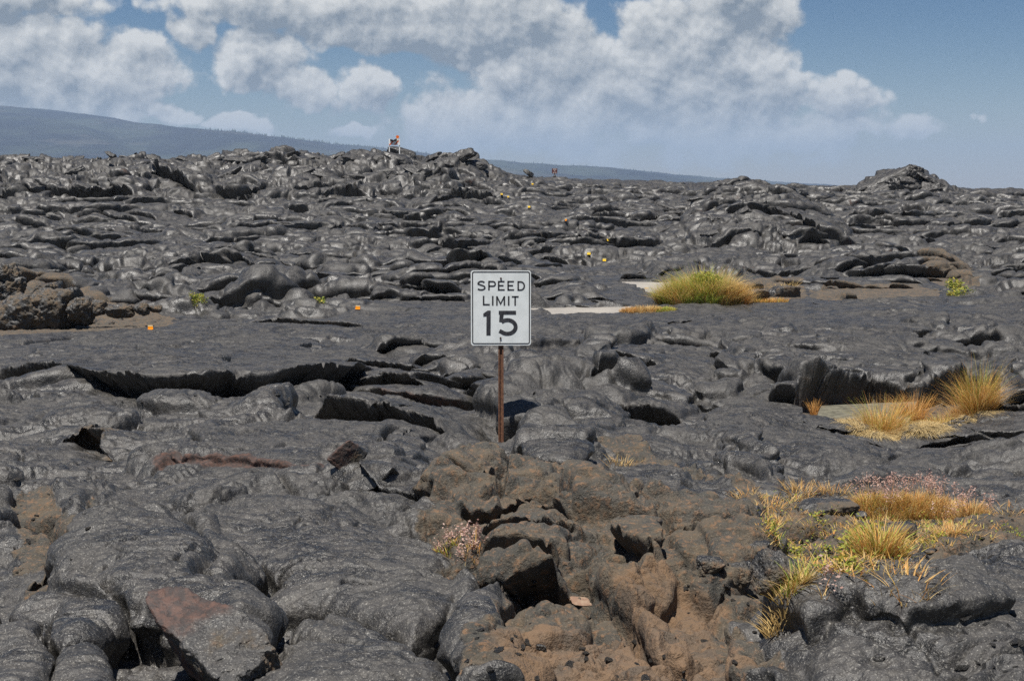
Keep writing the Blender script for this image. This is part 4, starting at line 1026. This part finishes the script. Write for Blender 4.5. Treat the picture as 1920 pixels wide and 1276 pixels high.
# slabs heaved up along the left skyline and on the tumulus
R = random.Random(77)
SLB = [(755,288,60,.5,.32,'peaked slab just under the barricade'),(745,300,70,.6,.3,'leaning slab below the peaked one under the barricade'),(700,300,64,.6,.3,None),(660,300,50,.5,.35,None),(630,296,44,.5,.3,None),(590,298,60,.5,.28,None),
       (545,292,40,.5,.4,'dark upright slab on the skyline left of the barricade'),(520,305,60,.6,.3,None),(480,300,56,.6,.3,None),(440,300,50,.6,.26,None),(395,302,54,.6,.25,None),(350,302,50,.6,.25,None),
       (862,298,70,.5,.45,'tall pointed slab at the right end of the skyline ridge'),(890,312,60,.6,.4,'steep slab sloping down at the right end of the skyline ridge'),(835,308,50,.6,.35,None),(805,300,52,.6,.3,None),(915,325,40,.6,.3,None),
       (205,291,24,.6,.4,'small dark block standing up on the far left skyline'),(280,296,40,.6,.22,None),(140,300,44,.6,.2,None),(60,298,50,.6,.2,None),(990,326,26,.6,.5,'small leaning slab on the skyline between ridge and brown sign'),
       (780,325,50,.6,.3,None),(720,325,56,.6,.35,None),(560,325,64,.6,.35,None),(610,330,60,.6,.3,None),(660,335,56,.6,.35,None),(500,335,50,.6,.3,None),(425,330,64,.6,.3,None),
       (130,325,60,.6,.3,None),(90,345,60,.6,.35,None),(150,350,50,.6,.35,None),(1390,400,40,.6,.35,None),(1350,412,50,.6,.3,None),(1440,425,44,.6,.3,None),(1330,440,50,.6,.3,None),(1480,440,50,.6,.3,None),(1310,375,46,.6,.35,None)]
for k, (px, py, w_, a_, h_, lab) in enumerate(SLB):
    tl = R.uniform(-.5, .5)
    put(px, py, w_ * .85, a_, h_, 200 + k, lab or 'broken grey slab tilted among many others in the jumbled lava ridges', 'lava slab', M_ROCKG, .35, (R.uniform(.1, .6), tl, R.uniform(-.5, .5)),
        'slabs in the jumbled ridges' if lab is None else None, 22, 'lava_slab', planes=8, nz=.10, nf=2.4, sharp=14)
TSL = [(1703,340,44,.5,.3,(.5,.2,.3),'dark-edged plate between the two top slabs of the tumulus'),(1766,366,50,.5,.35,(.6,.3,.2),'broken plate low on the right flank of the tumulus'),(1668,368,46,.5,.4,(.7,-.3,.1),'small plate low on the front of the tumulus'),(1712,372,40,.5,.4,(.8,.1,.4),'small blocky plate at the foot of the tumulus'),(1672,330,110,.5,.16,(.25,-.42,.1),'long slab sloping up leftward on top of the tumulus'),(1715,322,34,.7,.8,(.2,.3,.2),'dark knob on the very top of the tumulus'),(1755,342,90,.5,.18,(.25,.55,-.1),'long slab sloping down on the right shoulder of the tumulus'),
       (1690,352,70,.4,.5,(.9,.2,.1),'wide plate leaning on the front face of the tumulus'),(1735,360,60,.4,.5,(.9,-.2,.3),'ropy plate right of the wide one on the tumulus front'),(1650,355,60,.5,.25,(.4,-.4,.2),'plate on the left flank of the tumulus'),(1632,345,60,.5,.15,(.3,-.3,.2),'thin lowest left slab of the tumulus')]
for k, (px, py, w_, a_, h_, rt_, lab) in enumerate(TSL):
    d = ray(px, py); y = 88.6 if k < 4 or k in (7, 8, 9) else 89.5; c = CAMP + d * (y / d.y); w2_ = w_ / F * y / 2
    o = rock('lava_slab', c, (w2_, w2_ * a_, w2_ * h_), 300 + k, rt_, M_ROCKG, 34, 9, .11, 2.6, 14); tag(o, lab, 'lava slab', 'slabs of the tumulus', 'thing')
R = random.Random(31); RBM = [rock('lava_chip', (0, 0, -50), (1, .8, .5), 500 + k, (0, 0, 0), M_ROCKB if k < 4 else M_ROCKG, 8, 8, .10, 2.2, 12) for k in range(7)]
RBD = [o.data for o in RBM]
for o in RBM: bpy.data.objects.remove(o)
CH = [((960, 1180, 1420, 1270), 20, 0, 'small loose chip of stone on the rusty brown ground'), ((900, 1085, 1110, 1130), 8, 0, 'loose rubble piece in the dark gap of the brown outcrop'), ((1280, 1050, 1440, 1160), 18, 0, 'rubble piece below the right end of the brown outcrop'),
      ((860, 1130, 1000, 1260), 16, 1, 'black crust chip beside the rusty ground'), ((1450, 940, 1900, 1050), 40, 0, 'small stone scattered among the weeds'), ((20, 890, 190, 1080), 22, 0, 'brown crumb of stone in the crack at the left'),
      ((1150, 1240, 1300, 1276), 6, 1, 'dark pebble low on the rusty ground'), ((1800, 1150, 1915, 1270), 18, 1, 'black chip at the lower right corner'), ((200, 730, 620, 760), 22, 1, 'crust chip lying in the mouth of the long crack'), ((60, 590, 300, 612), 16, 0, 'small stone at the foot of the brown boulders')]
for (x0, y0, x1, y1), n_, gg, lab in CH:
    for k in range(n_):
        p, _ = hit(R.uniform(x0, x1), R.uniform(y0, y1)); s_ = R.choice([R.uniform(.006, .014), R.uniform(.010, .026)]) * max(1., p.y / 8)
        o = link('lava_chip', RBD[R.randrange(0, 4) if gg == 0 else R.randrange(4, 7)]); o.location = p - Vector((0, 0, s_ * .2)); o.scale = (s_, s_ * R.uniform(.7, 1), s_ * R.uniform(.7, 1.2))
        o.rotation_euler = (R.uniform(-.5, .5), R.uniform(-.5, .5), R.uniform(0, 6)); tag(o, lab, 'stone', 'loose chips: ' + lab, 'thing')
print('rocks', time.time() - T0)

# ------------------------------------------------------------------ grass and weeds
GR = [(0, (.52, .39, .17)), (.22, (.66, .47, .20)), (.5, (.60, .27, .065)), (.72, (.44, .46, .10)), (1., (.24, .36, .06))]
M_GRASS = leafmat('grass', GR, .55, trans=.35)
M_STRAW = leafmat('straw', [(0, (.45, .32, .14)), (1, (.66, .52, .27))], .6, trans=.3)
M_SEED = leafmat('pink_seed', [(0, (.46, .26, .21)), (1, (.66, .48, .40))], .7, trans=.4)
M_LEAF = leafmat('weed_leaf', [(0, (.14, .20, .03)), (.5, (.30, .34, .06)), (1, (.55, .42, .08))], .5, trans=.35)
def blades(r_, n, cx, cy, rx, ry, h, hv=.4, w=.004, lean=.35, curl=.5, tint=(0, 1), dome=False, z=None, flat=False):
    a = r_.rand(n) * 6.283; q_ = np.sqrt(r_.rand(n)); x = cx + rx * q_ * np.cos(a); y = cy + ry * q_ * np.sin(a)
    H = h * (1 - hv * r_.rand(n))
    if dome: H = H * (1 - .55 * q_ ** 2)
    if z is None:
        k = max(1, n // 60); zz = np.empty(n); 
        for i in range(0, n, k): zz[i:i + k] = 0
        gxs = np.linspace(cx - rx, cx + rx, 9); gys = np.linspace(cy - ry, cy + ry, 5)
        zg = np.array([[drop(float(gx_), float(gy_)) for gx_ in gxs] for gy_ in gys]); zg = np.minimum(zg, np.median(zg) + .12 + .1 * h)
        i = np.clip((y - gys[0]) / (gys[-1] - gys[0] + 1e-9) * 4, 0, 3.999); j = np.clip((x - gxs[0]) / (gxs[-1] - gxs[0] + 1e-9) * 8, 0, 7.999)
        ii = i.astype(int); jj = j.astype(int); fi = i - ii; fj = j - jj
        zz = (zg[ii, jj] * (1 - fj) + zg[ii, jj + 1] * fj) * (1 - fi) + (zg[ii + 1, jj] * (1 - fj) + zg[ii + 1, jj + 1] * fj) * fi - .01
    else: zz = np.full(n, z)
    la = np.where(r_.rand(n) < .6, a, r_.rand(n) * 6.283); lm = lean * (.3 + r_.rand(n)) ; cm = curl * r_.rand(n)
    ex, ey = np.cos(la), np.sin(la); sx_, sy_ = -np.sin(la + .6 * r_.randn(n)), np.cos(la + .6 * r_.randn(n))
    S = 5; V_ = []; tips = None
    for k in range(S):
        t = k / (S - 1); out_ = H * (lm * t + cm * t * t); up_ = H * (t * (1 - .25 * lm) - .45 * cm * t ** 2.4)
        if flat: up_ = H * .25 * t * (1 - t) * 2
        ww = w * (1 - t) ** .7 * (.7 + .6 * r_.rand(n)) + w * .12
        px_, py_, pz_ = x + ex * out_, y + ey * out_, zz + up_
        V_.append(np.stack([px_ - sx_ * ww / 2, py_ - sy_ * ww / 2, pz_], -1)); V_.append(np.stack([px_ + sx_ * ww / 2, py_ + sy_ * ww / 2, pz_], -1))
        tips = np.stack([px_, py_, pz_], -1)
    V_ = np.stack(V_, 1); base = (np.arange(n) * 2 * S)[:, None, None]
    q4 = np.array([[2 * k, 2 * k + 1, 2 * k + 3, 2 * k + 2] for k in range(S - 1)])
    tn = tint[0] + (tint[1] - tint[0]) * np.clip(r_.rand(n), 0, 1)
    return V_.reshape(-1, 3), (base + q4[None]).reshape(-1, 4), np.repeat(tn, 2 * S), tips
def joinp(parts):
    vs_, fs_, ts_ = [], [], []; n = 0
    for v, f_, t, *_ in parts: vs_.append(v); fs_.append(f_ + n); ts_.append(t); n += len(v)
    return np.concatenate(vs_), np.concatenate(fs_), np.concatenate(ts_)
def leaves(r_, P, size, per=1, spread=0.):
    """small pointed leaves at points P"""
    P = np.repeat(P, per, 0) + r_.randn(len(P) * per, 3) * spread; n = len(P); d = r_.randn(n, 3); d[:, 2] = np.abs(d[:, 2]) * .5; d /= np.linalg.norm(d, axis=1)[:, None]
    s_ = np.cross(d, r_.randn(n, 3)); s_ /= np.linalg.norm(s_, axis=1)[:, None] + 1e-9; L_ = (size * (.6 + .8 * r_.rand(n)))[:, None]
    v = np.stack([P, P + d * L_ * .5 + s_ * L_ * .28, P + d * L_, P + d * L_ * .5 - s_ * L_ * .28], 1)
    return v.reshape(-1, 3), np.arange(n * 4).reshape(n, 4), np.repeat(r_.rand(n), 4)
def clump(name, label, cat, cx, cy, parts, group=None, seeds=None, weed=None, seed=0, mat=None, gname='blades'):
    """an Empty at the base with blades, and seed heads or leaves where it has them"""
    root = bpy.data.objects.new(name, None); COL.objects.link(root); z = drop(cx, cy); root.location = (cx, cy, z); tag(root, label, cat, group, 'thing')
    off = np.array([cx, cy, z])
    for nm, ps_, mt in ((gname, parts, mat or M_GRASS), ('seed_heads', seeds, M_SEED), ('leaves', weed, M_LEAF)):
        if ps_:
            v, f_, t = joinp(ps_); link(nm, mesh_from(nm, v - off, f_, mt, attrs={'tint': t}), root)
    return root
def gw(px, py):
    p, _ = hit(px, py); return p
r_ = np.random.RandomState(5)
# the big mound at the road
p0 = onroad(1326, 572, .05); cx, cy = p0[0], p0[1] + .55
b_ = [blades(r_, 1800, cx, cy, 1.0, .72, .70, .4, .012, .3, .6, (.0, .9), True, .03)]
for k in range(46):
    a_ = r_.rand() * 6.28; q_ = math.sqrt(r_.rand()); ox, oy = .92 * q_ * math.cos(a_), .6 * q_ * math.sin(a_); hh = (1.08 - .62 * q_ ** 2) * (.8 + .3 * r_.rand())
    t0_ = .75 if (ox < .1 and oy < .1 and r_.rand() < .6) else (.35 if ox > .25 and r_.rand() < .7 else .12); t0_ += .1 * r_.randn()
    b_.append(blades(r_, 300, cx + ox, cy + oy, .20, .16, hh, .5, .011, .45, .8, (max(0, t0_ - .15), min(1, t0_ + .2)), False, .03))
th_ = r_.rand(420) * 6.28; rr_ = np.sqrt(r_.rand(420)) * .32
wl = leaves(r_, np.stack([cx + .0 + rr_ * np.cos(th_), cy - .25 + rr_ * np.sin(th_), .50 + .24 * r_.rand(420) - .5 * rr_ ** 2], -1), .05, 4, .03)
clump('grass_mound', 'large domed mound of yellow, orange and green grass at the edge of the bare road', 'grass mound', cx, cy, b_, weed=[wl])
# low strips by the road
G2 = 'grass tufts at the edge of the bare road'
for k, (px, w_, h_, tint, lab) in enumerate(((1178, 26, .16, (.1, .55), 'small orange tuft at the left end of the grass by the road patch'), (1212, 46, .22, (.0, .45), 'straw-coloured tuft in front of the orange road marker'), (1245, 40, .14, (.5, 1.), 'green tuft between the straw one and the large mound'))):
    p = onroad(px, 583, .05); q2 = w_ / F * p[1] / 2 * 1.2; clump('grass_clump', lab, 'grass', p[0], p[1], [blades(r_, 700, p[0], p[1], q2, .25, h_, .4, .010, .5, .5, tint, True)], G2)
p = gw(1440, 566); clump('grass_clump', 'low orange grass at the foot of the brown stones right of the mound', 'grass', p.x, p.y, [blades(r_, 600, p.x, p.y, .5, .25, .16, .5, .010, .5, .5, (.3, .7))])
p = gw(1470, 548); clump('grass_clump', 'sparse pale straw tuft on the brown stones right of the mound', 'grass', p.x, p.y, [blades(r_, 120, p.x, p.y, .3, .2, .35, .4, .008, .6, .5, (.0, .25))])
def weedpatch(px, py, w_px, h, n, label, size=.05, group=None, seed=0):
    p = gw(px, py); w_ = w_px / F * p.y / 2; th_ = r_.rand(n) * 6.28; rr_ = np.sqrt(r_.rand(n)); X = p.x + w_ * rr_ * np.cos(th_); Y = p.y + w_ * .7 * rr_ * np.sin(th_)
    Z = np.array([drop(float(a), float(b)) for a, b in zip(X, Y)]); Z = np.minimum(Z, p.z + h)
    stems = blades(r_, max(8, n // 3), p.x, p.y, w_ * .8, w_ * .5, h, .4, .006, .6, .4, (.5, 1.), False, p.z - .02)
    return clump('leafy_weed', label, 'weed', p.x, p.y, [stems], group, weed=[leaves(r_, np.stack([X, Y, Z + h * r_.rand(n) * (1 - .5 * rr_)], -1), size, 3, size * .7)], gname='stems')
weedpatch(372, 562, 30, .13, 120, 'small bright yellow-green weed in a lava crack at the left, behind the smooth shelf', .045)
weedpatch(1790, 538, 34, .22, 110, 'upper green weed on the brown rock at the far right', .06); weedpatch(1797, 552, 44, .12, 90, 'lower green weed on the brown rock at the far right', .06)
weedpatch(600, 566, 16, .07, 30, 'tiny yellowish weed on the lava left of the sign', .05)
# the hollow with dry grass
def hol(px, py): return onroad(px, py, BOWLZ + .02)
def bl(p, *a, **k): return blades(r_, a[0], p[0], p[1], *a[1:], **k)
p = hol(1527, 768); clump('grass_clump', 'small thin reddish tuft at the left rim of the grassy hollow', 'grass', p[0], p[1], [bl(p, 90, .05, .04, .26, .4, .005, .4, .4, (.35, .55))])
G3_ = 'tall dry tufts in the hollow'
p = hol(1655, 806); clump('grass_clump', 'broad orange and green tuft in the middle of the hollow', 'grass', p[0], p[1], [bl(p, 1300, .27, .2, .50, .5, .005, .45, .8, (.05, .75), dome=True), bl(p, 300, .22, .2, .60, .4, .004, .4, .4, (.3, .8))], G3_)
p = hol(1712, 785); clump('grass_clump', 'looser reddish tuft right behind the broad one in the hollow', 'grass', p[0], p[1], [bl(p, 480, .14, .12, .50, .4, .0045, .5, .5, (.3, .6))], G3_)
p = hol(1600, 790); clump('grass_clump', 'low pale straw tuft at the left of the hollow beside the flat slab', 'grass', p[0], p[1], [bl(p, 500, .20, .12, .14, .5, .0045, .7, .6, (.0, .3))], G3_)
p = hol(1798, 788); clump('grass_clump', 'orange tuft leaning against the tallest one in the hollow', 'grass', p[0], p[1], [bl(p, 600, .15, .14, .42, .5, .0045, .5, .7, (.05, .55), dome=True)], G3_)
p = hol(1765, 795); clump('grass_clump', 'low olive tuft between the two taller ones in the hollow', 'grass', p[0], p[1], [bl(p, 800, .20, .16, .30, .4, .0045, .4, .5, (.1, .8), dome=True)], G3_)
p = hol(1832, 792); clump('grass_clump', 'tallest orange-green tuft at the right end of the hollow', 'grass', p[0], p[1], [bl(p, 1500, .20, .17, .78, .5, .005, .28, .7, (.1, .65), dome=True), bl(p, 300, .16, .15, .85, .35, .0045, .22, .4, (.4, .9))], G3_)
sm_ = [bl(hol(x_, y_), n_, .30, .22, .30, .4, .0045, .8, .3, (0, 1), flat=True) for x_, y_, n_ in ((1590, 800, 500), (1640, 818, 900), (1700, 812, 1100), (1760, 805, 800), (1820, 798, 600), (1680, 800, 900), (1620, 812, 900), (1730, 815, 900), (1570, 790, 500))]
v, f_, t = joinp(sm_); o = link('straw_litter', mesh_from('straw_litter', v, f_, M_STRAW, attrs={'tint': t})); tag(o, 'pale mat of fallen dry straw on the floor of the hollow', 'straw', kind='stuff')
# the pink-topped row
def pinkclump(px, py, n, rx, h, label, ns=26, tint=(.1, .7), group='pink-topped grass clumps in a row'):
    p = gw(px, py); g_ = blades(r_, n, p.x, p.y, rx, rx * .7, h, .4, .004, .4, .55, tint, True)
    s1 = blades(r_, ns, p.x, p.y + .03, rx, rx * .5, h * 1.35, .25, .0025, .25, .3, (.3, .6), False)
    heads = leaves(r_, np.concatenate([s1[3] + np.array([0, 0, -k_ * .014]) for k_ in range(5)]), .013, 4, .010)
    return clump('grass_clump', label, 'grass', p.x, p.y, [g_, s1], group, seeds=[heads])
for k, (px, py, h, lab) in enumerate(((1625, 950, .17, 'leftmost clump of the pink-topped grass row'), (1668, 955, .19, 'second clump from the left in the pink-topped row, greener at its foot'), (1712, 955, .21, 'middle clump of the pink-topped row with the densest plumes'),
        (1752, 958, .21, 'clump of the pink-topped row just right of its middle'), (1790, 962, .18, 'second clump from the right in the pink-topped row'), (1822, 962, .15, 'rightmost and most orange clump of the pink-topped row'))):
    pinkclump(px, py, 750, .15, h, lab, 20, (.0, .75) if k < 3 else (.0, .5))
pinkclump(1545, 1120, 10, .01, .1, 'thin dry stalk beside the pointed boulder', 3, group=None)
pinkclump(840, 1030, 160, .07, .075, 'green and yellow tuft with pink heads in the gap left of the brown outcrop', 14, (.4, 1.), None)
pinkclump(890, 1035, 60, .06, .075, 'pale pink seed heads on the lower left of the brown outcrop', 22, (.1, .6), None)
p = gw(1476, 1106); clump('grass_clump', 'dry straw tuft with green blades in front of the pointed boulder', 'grass', p.x, p.y, [blades(r_, 300, p.x, p.y, .07, .035, .09, .4, .004, .7, .5, (.0, .3)), blades(r_, 80, p.x + .02, p.y, .05, .035, .13, .4, .0035, .5, .5, (.5, 1.))])
p = gw(1650, 1040); clump('grass_clump', 'bushy olive-orange tuft in the middle of the weedy flat', 'grass', p.x, p.y, [blades(r_, 700, p.x, p.y, .09, .08, .20, .4, .004, .45, .5, (.15, .8), True)])
weedpatch(1625, 1020, 80, .11, 170, 'green leafy bush beside the olive-orange tuft', .028)
for k, (px, py, w_, n_, lab) in enumerate(((1450, 1000, 60, 200, 'yellow-green weed right of the brown outcrop end'), (1490, 1040, 80, 260, 'wide yellow-green weed lowest in the left of the flat'), (1540, 975, 40, 60, 'sparse weed on the low stone behind the flat'),
        (1560, 1050, 60, 160, 'yellow-green weed at the black edge below the flat'), (1590, 1062, 40, 90, 'small green weed at the lower rim of the flat'), (1740, 1020, 70, 160, 'yellow weed right of the bushy tuft'), (1760, 985, 70, 120, 'loose weed under the pink-topped row'),
        (1900, 1000, 50, 50, 'thin weed at the right edge of the flat'))):
    weedpatch(px, py, w_, .04, int(n_ * .35), lab, .018)
for k, (px, py, h, n_, lab) in enumerate(((1440, 950, .12, 120, 'sparse straw tuft at the dark toe right of the outcrop'), (1500, 925, .14, 160, 'orange straw tuft between two lava toes'), (1560, 925, .12, 120, 'pale tuft just left of the pink-topped row'), (1405, 925, .10, 90, 'thin orange tuft on the narrow brown strip'),
        (1165, 872, .12, 70, 'little straw and green tuft in a crack right of the sign post'), (1700, 1095, .08, 70, 'short pale tuft on the rim of the rolled flow'), (1670, 1070, .08, 60, 'short straw tuft near the black rim'), (1890, 965, .10, 50, 'thin orange tuft near the right edge'), (1780, 1000, .12, 220, 'spreading straw tuft below the right of the pink row'), (1455, 985, .10, 120, 'reddish straw tuft above the left weeds'))):
    p = gw(px, py); clump('grass_clump', lab, 'grass', p.x, p.y, [blades(r_, n_, p.x, p.y, .12, .08, h, .4, .004, .7, .5, (.0, .6))])
# creeping cover over the flat
gc = []
def inpoly(px, py, P):
    c = False; j = len(P) - 1
    for i in range(len(P)):
        if (P[i][1] > py) != (P[j][1] > py) and px < (P[j][0] - P[i][0]) * (py - P[i][1]) / (P[j][1] - P[i][1] + 1e-9) + P[i][0]: c = not c
        j = i
    return c
R = random.Random(9); pts = []
PL = [(1420, 930), (1500, 935), (1620, 960), (1830, 965), (1900, 1000), (1740, 1040), (1640, 1065), (1560, 1085), (1500, 1060), (1425, 1010)]
while len(pts) < 210:
    px, py = R.uniform(1400, 1920), R.uniform(925, 1095)
    if inpoly(px, py, PL): pts.append(gw(px, py))
for p in pts: gc.append(blades(r_, 11, p.x, p.y, .05, .05, .05, .5, .004, 1.0, .6, (.1, .75), z=p.z))
v, f_, t = joinp(gc); o = link('ground_cover', mesh_from('ground_cover', v, f_, M_GRASS, attrs={'tint': t})); tag(o, kind='stuff')
P_ = np.array([tuple(p) for p in pts]); v, f_, t = leaves(r_, P_[:150] + np.array([0, 0, .015]), .017, 5, .035); o = link('leaf_cover', mesh_from('leaf_cover', v, f_, M_LEAF, attrs={'tint': t})); tag(o, kind='stuff')
print('all', time.time() - T0)
